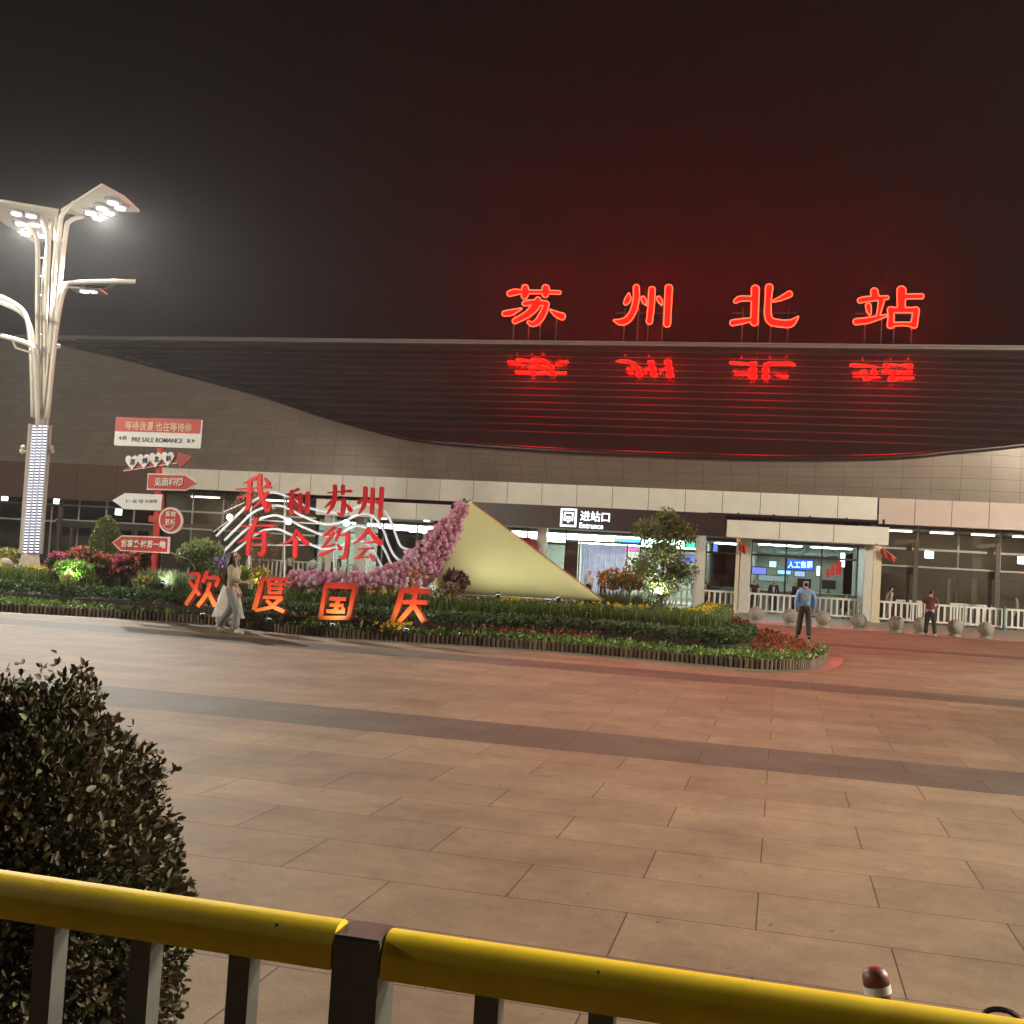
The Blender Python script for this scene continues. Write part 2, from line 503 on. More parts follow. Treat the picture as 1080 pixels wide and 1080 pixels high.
arc_px = [(72, 365), (120, 375), (180, 391), (230, 404), (280, 418), (340, 438), (400, 455), (450, 465), (520, 471), (600, 476), (700, 480),
          (800, 483), (900, 483), (960, 481), (1000, 477), (1080, 469), (1180, 452), (1300, 425)]
arc = [on_slope(*p) for p in smooth_path(arc_px, 4)]
for p in arc:
    if p.z > ZR-.02: p.z = ZR-.02
def rooftop():
    m, t, b = nodes('dark roof glazing'); N, L = t.nodes, t.links
    tc = N.new('ShaderNodeTexCoord'); nz = N.new('ShaderNodeTexNoise'); nz.inputs['Scale'].default_value = .6; nz.inputs['Detail'].default_value = 5
    L.new(tc.outputs['Object'], nz.inputs[0])
    mr = N.new('ShaderNodeMapRange'); mr.inputs[3].default_value = .03; mr.inputs[4].default_value = .10; L.new(nz.outputs[0], mr.inputs[0]); L.new(mr.outputs[0], b.inputs['Roughness'])
    b.inputs['Base Color'].default_value = (.028, .024, .024, 1); b.inputs['IOR'].default_value = 1.9
    wv = N.new('ShaderNodeBump'); wv.inputs['Strength'].default_value = .05; wv.inputs['Distance'].default_value = .05; L.new(nz.outputs[0], wv.inputs['Height']); L.new(wv.outputs[0], b.inputs['Normal'])
    return m


mb = MB(); n = len(arc)
vs = list(arc)+[Vector((p.x, YR, ZR)) for p in arc]
mb.add(vs, [(i, i+1, n+i+1, n+i) for i in range(n-1)])
mb.build('roof_glazing', rooftop(), station)
# ribs running along the slope
mb = MB(); t = .95
while t < 11:
    z = ZR-t*math.sin(SL); y = YR-t*math.cos(SL); xs = []
    for i in range(n-1):
        a, b = arc[i], arc[i+1]
        if (a.z-z)*(b.z-z) < 0: xs.append(a.x+(b.x-a.x)*(z-a.z)/(b.z-a.z))
    if len(xs) >= 2: x0, x1 = min(xs), max(xs)
    elif len(xs) == 1: x0, x1 = xs[0], arc[-1].x
    elif z > arc[0].z-.05: x0, x1 = arc[0].x, arc[-1].x
    else: break
    mb.bar((x0+.1, y-.03, z+.04), (x1-.1, y-.03, z+.02), .06, .045, up=(0, -math.sin(SL), math.cos(SL)))
    t += .82
mb.build('roof_rib', mat('rib metal', (.036, .032, .032), .5, metal=.3), station)
# arc trim
mb = MB(); mb.tube([p+Vector((0, -.12, 0)) for p in arc], .14, 8); mb.build('roof_trim', mat('trim bronze', (.045, .038, .035), .35, metal=.6), station, smooth=True)
# lip on top of the slope
mb = MB(); mb.bb((-110, YR-.05, ZR-.02), (60, YR+.35, ZR+.10)); mb.bb((-110, YR-.25, ZR+.10), (60, YR+.5, ZR+.19))
mb.build('roof_edge', mat('edge metal', (.19, .17, .15), .5, metal=.2), station)
# roof behind the lip
mb = MB(); mb.bb((-110, YR+.35, ZR-.6), (60, YR+30, ZR-.3)); mb.build('roof_deck', darkm, station)


def clad():
    m, t, b = nodes('metal cladding'); N, L = t.nodes, t.links
    uv = N.new('ShaderNodeUVMap')
    br = N.new('ShaderNodeTexBrick'); br.offset = 0; br.inputs['Scale'].default_value = 1; br.inputs['Brick Width'].default_value = 1.36; br.inputs['Row Height'].default_value = .58
    br.inputs['Mortar Size'].default_value = .014; br.inputs['Mortar Smooth'].default_value = .1
    br.inputs['Color1'].default_value = (.25, .212, .178, 1); br.inputs['Color2'].default_value = (.275, .237, .20, 1); br.inputs['Mortar'].default_value = (.15, .125, .105, 1)
    L.new(uv.outputs[0], br.inputs[0])
    nz = N.new('ShaderNodeTexNoise'); nz.inputs['Scale'].default_value = .8; nz.inputs['Detail'].default_value = 6; L.new(uv.outputs[0], nz.inputs[0])
    mr = N.new('ShaderNodeMapRange'); mr.inputs[3].default_value = .8; mr.inputs[4].default_value = 1.15; L.new(nz.outputs[0], mr.inputs[0])
    mm = N.new('ShaderNodeVectorMath'); mm.operation = 'SCALE'; L.new(br.outputs[0], mm.inputs[0]); L.new(mr.outputs[0], mm.inputs['Scale'])
    L.new(mm.outputs[0], b.inputs['Base Color']); b.inputs['Roughness'].default_value = .5; b.inputs['Metallic'].default_value = .15
    return m


ZF = PY(740, 518, YF).z
topc = [Vector((x, YR-.1, ZR-.1)) for x in (-110, -90, -70, -60, -54)]+[p.copy() for p in arc]
mb = MB(); mb.uv = []
NR = 10
for p in topc:
    b_ = Vector((p.x, YF, ZF)); L_ = (p-b_).length
    for j in range(NR+1):
        q = b_.lerp(p, j/NR); mb.v.append(tuple(q)); mb.uv.append((p.x, L_*j/NR))
for i in range(len(topc)-1):
    for j in range(NR):
        a = i*(NR+1)+j; mb.f.append((a, a+NR+1, a+NR+2, a+1)); mb.mi.append(0)
mb.build('roof_cladding', clad(), station, smooth=True)

# upper fascia strip with panel joints, from the sign post to beyond the right edge
XL = PY(169, 505, YF).x
ZFb = PY(740, 541, YF).z


def panels(name, x0, x1, z0, z1, y, pw, mt, gap=.03, th=.12):
    mb = MB(); k = max(1, round((x1-x0)/pw)); pw = (x1-x0)/k
    for i in range(k): mb.bb((x0+i*pw+gap/2, y, z0), (x0+(i+1)*pw-gap/2, y+th, z1))
    mb.bb((x0, y+.03, z0+.02), (x1, y+th-.02, z1-.02), k=1)
    return mb.build(name, [mt, darkm], station)


XR2 = PY(925, 545, YF).x
panels('fascia', XL, XR2, ZFb, ZF+.04, YF-.1, 1.9, white)
panels('fascia', XR2+.06, 40, ZFb-.12, ZF+.04, YF-.02, 1.72, mat('red lit panel', (.58, .47, .42), .45, var=.05, scale=1.5))  # red light on the right fascia is put into its panel colour
# left end: lower bronze lip over the dark glazing
panels('fascia', -110, XL-.05, PY(90, 528, YF).z, ZF+.04, YF-.3, 2.6, mat('russet panel', (.115, .06, .047), .45))

# glazing bays behind: pixel columns -> metres
def bx(x, y=575, Y=YG): return PY(x, y, Y).x


glass = glassmat('clear glazing'); dglass = glassmat('grey glazing', (.74, .75, .73), 1.5)
ZG1 = ZFb-.05
bays = [(-110, bx(169), dglass), (bx(169), bx(333), dglass), (bx(333), bx(476), glass), (bx(476), bx(597), glass), (bx(676), bx(735), glass), (bx(745), bx(779), glass),
        (bx(793), bx(905), glass), (bx(925), 34, dglass)]
for x0, x1, gm in bays:
    mb = MB(); mb.bb((x0, YG, .05), (x1, YG+.02, ZG1)); mb.build('window', gm, station)
    mb = MB(); k = max(1, round((x1-x0)/1.9)); step = (x1-x0)/k
    for i in range(k+1): mb.bb((x0+i*step-.045, YG-.06, .05), (x0+i*step+.045, YG-.003, ZG1))
    for z in ((3.0, ZG1-.62) if gm is glass else (2.7, ZG1-1.15)):
        for i in range(k): mb.bb((x0+i*step+.048, YG-.055, z-.05), (x0+(i+1)*step-.048, YG-.008, z+.05))
    mb.build('window_frame', frame if gm is dglass else mat('grey frame', (.12, .12, .11), .4, metal=.5), station)
# interior shell
wall_i = mat('interior wall', (.42, .40, .36), .7, var=.1, scale=1)
mb = MB(); mb.bb((-110, 69.8, 0), (bx(333), 70, 6)); mb.bb((bx(915)+.13, 69.8, 0), (36, 70, 6)); mb.bb((bx(333), 82, 0), (bx(915), 82.2, 6)); mb.build('back_wall', wall_i, station)
mb = MB(); mb.bb((-110, YG+.1, 4.75), (bx(333), 69.7, 4.9)); mb.bb((bx(915)+.13, YG+.1, 4.75), (36, 69.7, 4.9)); mb.bb((bx(333)+.13, YG+.1, 3.62), (bx(915)-.13, 82, 3.7)); mb.build('ceiling', mat('interior ceiling', (.6, .6, .57), .7), station)
mb = MB()
for x in (169, 333, 476, 741, 786, 915): mb.bb((bx(x)-.12, YG+.1, .03), (bx(x)+.12, 82, 3.61) if 340 < x < 900 else (bx(x)+.12, 69.7, 4.74))
mb.build('partition_wall', wall_i, station)
mb = MB(); mb.bb((bx(169)+.2, 63.2, .03), (bx(333)-.2, 63.3, 4.7)); mb.bb((bx(925)+.1, 63.5, .03), (34, 63.6, 4.7)); mb.build('blind_wall', mat('beige blind', (.34, .30, .24), .7, var=.12, scale=.7), station)
# inside lights
def strip(x0, x1, y0, y1, z, mt, name='ceiling_light'):
    mb = MB(); mb.bb((x0, y0, z), (x1, y1, z+.05)); return mb.build(name, mt, station)


cool = emit('interior tube', (.72, .95, .85), 48.0)
for y in range(61, 81, 3):
    for x0, x1 in ((800, 846), (856, 900)): strip(bx(x0), bx(x1), y, y+.13, 3.56, cool)
    strip(bx(500), bx(725), y+.5, y+.72, 3.56, cool); strip(bx(350), bx(465), y+.5, y+.66, 3.56, cool)
strip(bx(750), bx(778), 63, 63.2, 3.56, cool)
warm = emit('warm tube', (1, .86, .66), 16.0)
for x in (940, 985, 1030, 1075): strip(bx(x), bx(x+25), 61.6, 61.75, 4.66, warm)
for x in (185, 260): strip(bx(x), bx(x+30), 61.4, 61.5, 4.66, warm)
for x in (5, 60, 125, 980, 1078):  # glowing boxes added for reflections and inside lights showing in the glazing
    mb = MB(); c = PY(x, {5: 525, 60: 529, 125: 540, 980: 585, 1078: 591}[x], YG+1.6); mb.box(c, (.42, .06, .36)); mb.build('flood_lamp', emit('window spot white', (.85, .95, 1), 14), station)
    mb = MB(); mb.box(c+Vector((0, .08, 0)), (.52, .08, .46)); mb.build('lamp_housing', darkm, station)

# canopy over the entrance and ticket hall: beams, soffit, columns
xa, xb_, xc_, xd = PY(333, 535, YC).x, PY(476, 540, YC).x, PY(766, 555, YC).x, PY(938, 563, YC).x
z_b0, z_b1 = PY(850, 570.5, YC).z, PY(850, 552, YC).z
panels('canopy_beam', xc_+.02, xd, z_b0, z_b1, YC, 2.9, white, th=.5)
panels('canopy_beam', xa, xb_-.02, PY(400, 546, YC).z, PY(400, 529, YC).z, YC, 1.8, white, th=.5)
mb = MB(); mb.bb((xa, YC+.5, z_b0+.1), (xd-.02, YG-.08, z_b0+.22)); mb.build('canopy_soffit', mat('soffit', (.5, .48, .43), .5), station)
mb = MB(); mb.bb((xd-.3, YC+.5, z_b0), (xd-.02, YG-.1, z_b0+.1)); mb.build('canopy_side', white, station)
# pipe in the dark gap above the beam
mb = MB(); z_ = (z_b1+ZFb)/2+.1; mb.tube([(xc_-1, YC+1.2, z_), (xd-.4, YC+1.2, z_)], .07, 8)
for i in range(5): mb.box((xc_+.5+i*1.7, YC+1.2, z_), (.1, .2, .22))
mb.build('pipe', darkm, station)
for x, y in ((582, 558), (662, 562), (740, 566), (820, 570.5), (877, 573), (935, 548), (450, 549), (405, 546)):
    c = PY(x, y, YC+1.3); mb = MB(); mb.lathe((c.x, c.y, z_b0+.05), [(.13, 0), (.15, .02), (.15, .045)], 14); mb.build('downlight', emit('downlight', (1, .93, .8), 10), station)
# columns
colm = mat('column panel', (.58, .56, .50), .45, var=.06)
for x, yb in ((570, 620), (738, 640), (378, 606), (345, 604), (786, 645), (917, 654)):
    X = PY(x, 600, YC+2).x; mb = MB(); mb.bb((X-.25, YC+1.8, .03), (X+.25, YC+2.3, z_b0+.1)); mb.build('column', colm, station)
for x, wd in ((777, .17), (924.5, .36)):
    X = PY(x, 610, YC+.3).x; mb = MB(); mb.bb((X-wd/2, YC+.15, .03), (X+wd/2, YC+.15+wd, z_b0-.01)); mb.bb((X-wd/2-.04, YC+.11, .03), (X+wd/2+.04, YC+.19+wd, .14)); mb.build('column', mat('cream column', (.66, .58, .42), .5, var=.06), station)
# doors and curtain of the entrance
z2 = PY(630, 573, YG).z
mb = MB(); mb.bb((bx(597), YG, .03), (bx(610), YG+.08, z2)); mb.build('door', mat('brown door', (.16, .08, .05), .5), station)
mb = MB(); nst = 16
for i in range(nst):
    x = bx(614)+(bx(660)-bx(614))*i/nst; ww = (bx(660)-bx(614))/nst
    mb.bb((x, YG+.02+.03*(i % 2), .1), (x+ww*.93, YG+.03+.03*(i % 2), z2-.1))
mb.build('strip_curtain', mat('glowing curtain', (.55, .6, .68), .25, var=.25, scale=3, emis=(.5, .6, .95), es=.32), station)  # bluish light on the curtain put in as its own glow
mb = MB(); mb.bb((bx(597), YG-.05, z2), (bx(676), YG+.1, z2+.14)); mb.bb((bx(661), YG-.05, .03), (bx(663), YG+.1, z2-.003)); mb.bb((bx(611), YG-.05, .03), (bx(612.5), YG+.1, z2-.003)); mb.build('door_frame', frame, station)

# interior furniture and screens seen through the glass (things of their own)
def screen(name, x0, y0, x1, y1, Y, mt, label, cat='screen', text=None, tm=None, grp=None):
    a, b = PY(x0, y1, Y), PY(x1, y0, Y)
    e = thing(name, ((a.x+b.x)/2, Y, a.z), label, cat, grp)
    mb = MB(); mb.bb((a.x-.04, Y+.02, a.z-.04), (b.x+.04, Y+.1, b.z+.04)); mb.build('casing', darkm, e)
    mb = MB(); mb.bb((a.x, Y, a.z), (b.x, Y+.018, b.z)); mb.build('display', mt, e)
    if text:
        mb = MB(); text_on(mb, text, x0+1, y0+1, x1-1, y1-1, Y-.03, .02, .01); mb.build('lettering', tm, e)
    return e


blue = emit('blue screen', (.05, .16, .9), 1.6); blit = emit('blue lettering', (.45, .8, 1), 4); violet = emit('violet screen', (.25, .3, .95), 1.3)
screen('led_sign', 830, 591, 858, 600, 62.5, blue, 'bright blue LED sign with light lettering over the ticket counter', 'led sign', '人工售票', blit)
screen('led_sign', 820, 602, 834, 605, 62.6, emit('cyan screen', (.25, .6, 1), 2.5), 'thin cyan LED strip left of the blue counter sign', 'led sign')
screen('display_screen', 793, 599, 808, 605, 63.5, violet, 'violet wall screen at the left end of the ticket hall', 'screen')
screen('display_screen', 752, 574, 757, 583.5, 61.5, violet, 'small blue screen high behind the narrow window beside the flag', 'screen')
screen('light_box', 886, 582, 891.5, 598, 64, emit('white box', (.8, .95, 1), 4), 'tall white light box at the right end of the ticket hall', 'light box')
screen('led_sign', 648, 566, 676, 571, 62, emit('blue led', (.08, .35, 1), 2.6), 'blue LED strip sign inside the entrance beside the tree', 'led sign')
screen('led_sign', 658, 578, 672, 580.5, 62.2, emit('pink led', (1, .1, .35), 2.2), 'pink LED strip under the blue strip inside the entrance', 'led sign')
screen('display_screen', 722, 571, 733, 577, 61.3, emit('green led', (.1, .9, .5), 2), 'green exit display behind the right of the lit tree', 'screen')
screen('display_screen', 719, 586, 733, 592, 61.3, violet, 'violet display below the green one behind the lit tree', 'screen')
for i, (x0, y0, x1, y1, Y, col, st, lb) in enumerate(((861, 597, 865, 607, 63.2, (.8, .95, 1), 3, 'narrow white light box right of the blue counter sign'), (811, 592, 819, 598, 66, (.7, .85, 1), 1.5, 'pale display at the back of the ticket hall'), (838, 603, 849, 607.5, 66, (.4, .6, 1), 1.4, 'pale blue display under the counter sign'),
                                     (800, 608, 830, 612, 70, (.6, .75, .75), .6, 'long pale notice strip behind the two men at the fence'), (500, 575, 512, 585, 64, (.5, .65, 1), .9, 'small display behind the top of the cone'), (688, 574, 700, 580, 63, (.15, .35, 1), 2, 'small blue display behind the crown of the lit tree'))):
    screen('display_screen', x0, y0, x1, y1, Y, emit('display %d' % i, col, st), lb)
mb = MB()
for y in (63, 67, 71, 75): mb.bb((bx(800), y, 3.42), (bx(903), y+.12, 3.61))
for x in (815, 850, 885): mb.bb((bx(x)-.05, 61, 3.45), (bx(x)+.05, 80, 3.60))
mb.build('ceiling_beam', mat('interior grey', (.3, .32, .31), .6), station)
redp = mat('red panel', (.55, .03, .02), .5, emis=(.8, .03, .02), es=.25)
for i, (x0, y0, x1, y1, ti) in enumerate(((871, 600, 876, 609, 'lowest'), (876, 595.5, 881, 607, 'middle'), (881, 592, 888.5, 606, 'tallest'))):
    a, b = PY(x0, y1, 63), PY(x1, y0, 63); mb = MB(); mb.bb((a.x, 63, a.z), (b.x-.02, 63.06, b.z))
    tag(mb.build('wall_banner', redp, origin=(a.x, 63, a.z)), f'{ti} of three stepped red panels on the ticket hall wall', 'banner', 'red panels in the ticket hall')
a, b = PY(766, 599, 62), PY(776, 583, 62); mb = MB(); mb.bb((a.x, 62, a.z), (b.x, 62.06, b.z))
tag(mb.build('wall_banner', mat('maroon panel', (.2, .03, .025), .5), origin=(a.x, 62, a.z)), 'dark red notice panel behind the window left of the flag column', 'banner')
cm = mat('counter', (.45, .47, .46), .4)
for x0, x1, lb in ((795, 905, 'long pale ticket counter inside the bright hall'), (749, 779, 'short pale counter behind the narrow window by the flag')):
    a, b = PY(x0, 630, 61.8), PY(x1, 630, 61.8); e = thing('counter', ((a.x+b.x)/2, 61.8, .03), lb, 'counter')
    mb = MB(); mb.bb((a.x, 61.6, .03), (b.x, 62.3, 1.15)); mb.build('body', cm, e); mb = MB(); mb.bb((a.x-.05, 61.5, 1.153), (b.x+.05, 62.4, 1.2)); mb.build('top', white, e)
for x, lb in ((848, 'left black monitor on the ticket counter'), (874, 'right black monitor on the ticket counter'), (760, 'black monitor on the short counter by the flag')):
    c = PY(x, 618, 61.9); e = thing('monitor', (c.x, 61.9, 1.2), lb, 'monitor', 'counter monitors')
    mb = MB(); mb.bb((c.x-.36, 61.85, 1.42), (c.x+.36, 61.9, 1.9)); mb.build('display', darkm, e); mb = MB(); mb.bb((c.x-.04, 61.9, 1.25), (c.x+.04, 61.95, 1.5)); mb.bb((c.x-.15, 61.8, 1.2), (c.x+.15, 62, 1.25)); mb.build('stand', darkm, e)

# black sign board with the lit entrance sign
a, b = PY(476.5, 552, YC-.1), PY(765.5, 541.5, YC-.1)
zt = PY(620, 535, YC-.1).z; zb = PY(620, 558.5, YC-.1).z
board = thing('entrance_sign', ((a.x+b.x)/2, YC-.1, zb), 'long black sign board with lit white entrance lettering above the doors', 'sign')
mb = MB(); mb.bb((a.x, YC-.1, zb), (b.x, YC+.45, zt)); mb.build('board', mat('black board', (.022, .016, .014), .4, var=.2), board)
lit = emit('lit sign white', (.86, .92, 1), 2.2)
mb = MB(); YS = YC-.16
text_on(mb, '进站口', 612, 538.5, 643, 549, YS, .05, .012, tilt=1.8); text_on(mb, 'Entrance', 611, 551, 636, 556.8, YS, .05, .012, tilt=1.3); mb.build('lettering', lit, board)


def ring(mb, x0, y0, x1, y1, t, Y, th=.05):
    a, b = PY(x0, y1, Y), PY(x1, y0, Y)
    mb.bb((a.x, Y, a.z), (a.x+t, Y+th, b.z)); mb.bb((b.x-t, Y, a.z), (b.x, Y+th, b.z)); mb.bb((a.x+t, Y, a.z), (b.x-t, Y+th, a.z+t)); mb.bb((a.x+t, Y, b.z-t), (b.x-t, Y+th, b.z))


mb = MB(); ring(mb, 590.5, 536.8, 608.5, 555, .09, YS)
c = PY(599.5, 546, YS); u_ = .045
for q in ((-5.2, 4.6, 5.2, 6.2), (-5.2, -2, -3.8, 4.6), (3.8, -2, 5.2, 4.6), (-5.2, -3.4, -2.2, -2), (2.2, -3.4, 5.2, -2), (-2.2, .6, 2.2, 1.8), (-2.6, -1.2, -1.4, .6), (1.4, -1.2, 2.6, .6), (-.6, -5.6, .6, -.4), (-1.7, -4.4, -.6, -3.2), (.6, -4.4, 1.7, -3.2)):
    mb.bb((c.x+q[0]*u_, YS, c.z+q[1]*u_), (c.x+q[2]*u_, YS+.05, c.z+q[3]*u_))
mb.build('icon', lit, board)

# ------------------------------------------------------------------ red rooftop characters (strokes traced in crops of scale 9)
CH = {
 '苏': ((520, 290), 9, [[(155, 178, 52), (205, 165, 56), (270, 162, 40), (450, 162, 32), (632, 167, 34)], [(305, 118, 60), (308, 160, 74), (298, 205, 58)], [(500, 120, 66), (500, 160, 74), (496, 190, 58)],
        [(428, 230, 50), (405, 295, 75), (325, 375, 62), (205, 440, 48)], [(297, 272, 44), (380, 262, 52), (505, 270, 46)], [(512, 272, 44), (478, 360, 62), (430, 436, 58), (375, 468, 44), (335, 448, 26)],
        [(107, 368, 50), (180, 355, 52), (272, 320, 10)], [(545, 333, 14), (600, 372, 50), (660, 396, 66)]]),
 '州': ((630, 290), 9, [[(300, 175, 12), (292, 228, 58), (268, 270, 40)], [(371, 115, 56), (370, 230, 58), (338, 350, 58), (285, 425, 62), (222, 448, 58), (160, 433, 16)], [(432, 218, 36), (446, 250, 44), (463, 287, 10)],
        [(520, 138, 62), (511, 300, 60), (495, 445, 58)], [(580, 218, 36), (598, 250, 42), (612, 287, 10)], [(679, 122, 72), (670, 300, 68), (662, 468, 66)]]),
 '北': ((755, 290), 9, [[(375, 130, 76), (371, 300, 68), (364, 452, 72)], [(185, 252, 36), (232, 226, 50), (340, 226, 44)], [(157, 455, 56), (250, 440, 48), (345, 422, 32)],
        [(507, 116, 70), (496, 250, 60), (494, 380, 66), (525, 440, 70), (605, 460, 68), (700, 462, 70), (745, 435, 46), (783, 397, 8)], [(548, 250, 18), (620, 222, 40), (702, 182, 58)]]),
 '站': ((885, 290), 9, [[(333, 153, 68), (341, 205, 74)], [(195, 244, 48), (262, 230, 50), (458, 215, 34)], [(276, 292, 54), (283, 340, 44), (292, 372, 24)], [(400, 245, 60), (385, 320, 42), (368, 392, 32)],
        [(157, 445, 56), (280, 430, 54), (448, 386, 22)], [(592, 142, 86), (590, 240, 78), (590, 320, 74)], [(632, 205, 46), (785, 203, 48)], [(480, 335, 52), (740, 335, 50)], [(490, 330, 64), (492, 400, 56), (486, 482, 62)],
        [(727, 330, 64), (722, 400, 60), (708, 478, 66)], [(485, 474, 40), (600, 465, 32), (705, 474, 42)]]),
}
red_face = emit('red neon face', (1, .00009, .000055), 190); red_tube = emit('neon tube', (1, .12, .05), 2.4)
Y_L = YR-.35
for ch, (og, sc, st) in CH.items():
    mb, loops = glyph(st, Y_L, .22, og, sc)
    c = PY(og[0]+48, og[1]+50, Y_L)
    e = thing('rooftop_character', (c.x, Y_L, ZR+.3), {'苏': 'glowing red rooftop character 苏, leftmost of the station name', '州': 'glowing red rooftop character 州 of three upright strokes',
              '北': 'glowing red rooftop character 北 in the station name', '站': 'glowing red rooftop character 站, rightmost of the station name'}[ch], 'sign letter', 'station name on the roof')
    mb.build('face', [red_face, mat('red return', (.3, .02, .02), .5)], e)
    mb = MB()
    for lp in loops:
        q = [Vector((p.x, p.y-.03, p.z)) for p in lp]; mb.tube(q+[q[0]], .034, 5, cap=False)
    mb.build('neon_outline', red_tube, e, smooth=True)
    mb = MB(); zz = [p.z for lp in loops for p in lp]; xx = [p.x for lp in loops for p in lp]
    for fx in (.18, .42, .6, .85):
        X = min(xx)+(max(xx)-min(xx))*fx; mb.bar((X, Y_L+.3, ZR+.3), (X, Y_L+.3, min(zz)+1.2), .08, .08); 
    mb.bar((min(xx)+.1, Y_L+.26, min(zz)+.9), (max(xx)-.1, Y_L+.26, min(zz)+.9), .08, .08)
    mb.build('support_frame', darkm, e)

# ------------------------------------------------------------------ lamp posts
lampw = mat('lamp white', (.56, .54, .48), .4, var=.06, scale=2)
conc = mat('lamp concrete', (.6, .53, .42), .8, var=.15, bump=.3)
led_m = emit('lamp led', (.90, .93, 1), 4)


def spot(name, loc, to, power, parent, col=(1, .9, .78), size=150, blend=.6, rad=.12):
    ld = bpy.data.lights.new(name, 'SPOT'); ld.energy = power; ld.color = col; ld.spot_size = math.radians(size); ld.spot_blend = blend; ld.shadow_soft_size = rad
    o = bpy.data.objects.new(name, ld); COL.objects.link(o); d = Vector(to)-Vector(loc)
    o.rotation_euler = d.to_track_quat('-Z', 'Y').to_euler()
    if parent is not None:
        o.location = Vector(loc)-wpos(parent); o.parent = parent
    else: o.location = loc
    return o


LD = 40.0
lb = P(33, 601, LD)
lamp = thing('street_lamp', lb, 'tall white branching plaza lamp with bright LED heads standing left of the signpost', 'street lamp', 'plaza lamps')


def lp(x, y, dd=0): return P(x, y, LD+dd)


mb = MB()
a = [P(x, y, LD) for x, y in ((17.5, 601), (44, 600), (41.5, 583.5), (22.5, 583))]
wb = (a[1]-a[0]).length/2; wt = (a[2]-a[3]).length/2; zb0 = 0.3; zt0 = a[2].z
c = (a[0]+a[1])/2
mb.lathe((c.x, c.y, 0), [(wb*1.15, zb0), (wb*1.12, zb0+.05), (wt*1.12, zt0)], 4); mb.build('base', conc, lamp)
# LED column: three lattices of light strips between white fins
mb = MB(); ml = MB()
top, bot = (42.5, 448), (32.5, 583.5)
_l = ray(36, 560); LDIR = (_l.x, _l.y, 0)
for k in range(4):
    o_ = (-9.2+6.1*k)
    q0 = lp(bot[0]+o_*1.02, bot[1], -.15); q1 = lp(top[0]+o_*.9, top[1], -.15); mb.bar(q0, q1, .05, .5, up=LDIR)
q0, q1 = lp(*bot, .1), lp(*top, .1); mb.bar(q0, q1, .8, .3, up=LDIR)
mb.build('column', lampw, lamp)
for k in range(3):
    ml = MB()
    for i in range(44):
        f_ = (i+.5)/44; o_ = -6.15+6.1*k
        x = bot[0]+(top[0]-bot[0])*f_+o_*(1.02-.12*f_); y = bot[1]+(top[1]-bot[1])*f_
        c = lp(x, y, -.43); ml.box(c, (.125, .03, .05), rz=math.atan2(-LDIR[0], LDIR[1]))
    ml.build('led_strip', emit('strip white', (.85, .85, 1), 1.5), lamp)
bk = MB(); bk.bar(lp(*bot, -.10), lp(*top, -.10), .62, .01, up=LDIR); bk.build('led_backing', mat('violet backing', (.2, .19, .30), .5), lamp)

HZ = lp(65, 223).z


def hz(x, y, z=None):
    return PZ(x, y, HZ if z is None else z)


mb = MB()
T = [([(35, 583, 0), (36.5, 500, 0), (40, 430, 0), (39.5, 330, 0), (39.5, 262, 0), (36, 246, 0), (30, 238, .5)], .085), ([(38, 440, .1), (47, 430, .1), (48, 330, .1), (51, 255, .1), (45, 232, .6)], .085),
     ([(41, 460, 0), (49, 420, 0), (56, 330, -.2), (63, 243, -.2), (66, 226, -.3), (78, 214, -.8)], .085), ([(47, 460, 0), (54, 400, 0), (60, 330, -.2), (69, 248, -.2), (74, 233, 0), (88, 228, .3)], .085),
     ([(50, 430, .2), (57, 350, .2), (62, 310, .2), (68, 300, .2), (90, 298.5, .2), (142, 297, .2)], .075), ([(50, 440, -.3), (58, 360, -.3), (63, 325, -.3), (69, 304, -.3), (80, 298, -.3), (142, 297, -.3)], .085),
     ([(35, 440, 0), (33.5, 380, 0), (30, 343, 0), (24, 328, 0), (12, 319, 0), (-4, 312, 0), (-40, 300, 0)], .09), ([(38, 430, .4), (36, 372, .4), (32, 345, .4), (22, 330, .4), (0, 319, .4), (-40, 306, .4)], .075),
     ([(40, 450, -.4), (38, 400, -.4), (36, 370, -.4), (28, 362, -.4), (0, 354, -.4), (-35, 346, -.4)], .09), ([(38, 364, .2), (50, 366, .2), (63, 365, .2)], .08),
     ([(44, 450, .2), (44.5, 380, .2), (46, 300, .2), (55, 226, 1.2)], .075), ([(43, 450, -.2), (51, 380, -.2), (60, 226, .8)], .06)]
for pts, r in T:
    q = [lp(*map(float, p)) for p in smooth_path(pts, 5)]; mb.tube(q, r, 8)
mb.build('arm', lampw, lamp, smooth=True)
mb = MB()
for f_ in (0, .33, .66, 1, 1.35):
    y = 272+f_*60; mb.tube([lp(39.7, y), lp(50-f_*1.5, y+.5, .1)], .03, 6); mb.tube([lp(61.5-f_*5, y-20, -.2), lp(68-f_*6.2, y-18, -.2)], .03, 6)
for y in (315, 328, 342, 356): mb.tube([lp(61-(y-315)*.1, y, .2), lp(65-(y-315)*.13, y+1, -.3)], .03, 6)
mb.tube([lp(12, 357, -.4), lp(17, 367, -.4), lp(30, 371, -.4), lp(37, 370, -.4)], .04, 6)
mb.build('rung', lampw, lamp)
heads = [([(64, 223), (107, 196), (131, 209), (147, 224), (128, 223.5), (86, 228.5)], [(96, 222.5), (107.5, 217.5), (119, 211.5), (103.5, 228), (115, 222.5), (127, 217)]),
         ([(-44, 212), (2, 213), (62, 223), (55, 254), (36, 256), (0, 233), (-44, 236)], [(17.5, 223), (33, 225.5), (22, 234), (37, 235), (27, 244.5), (42.5, 246.5)])]
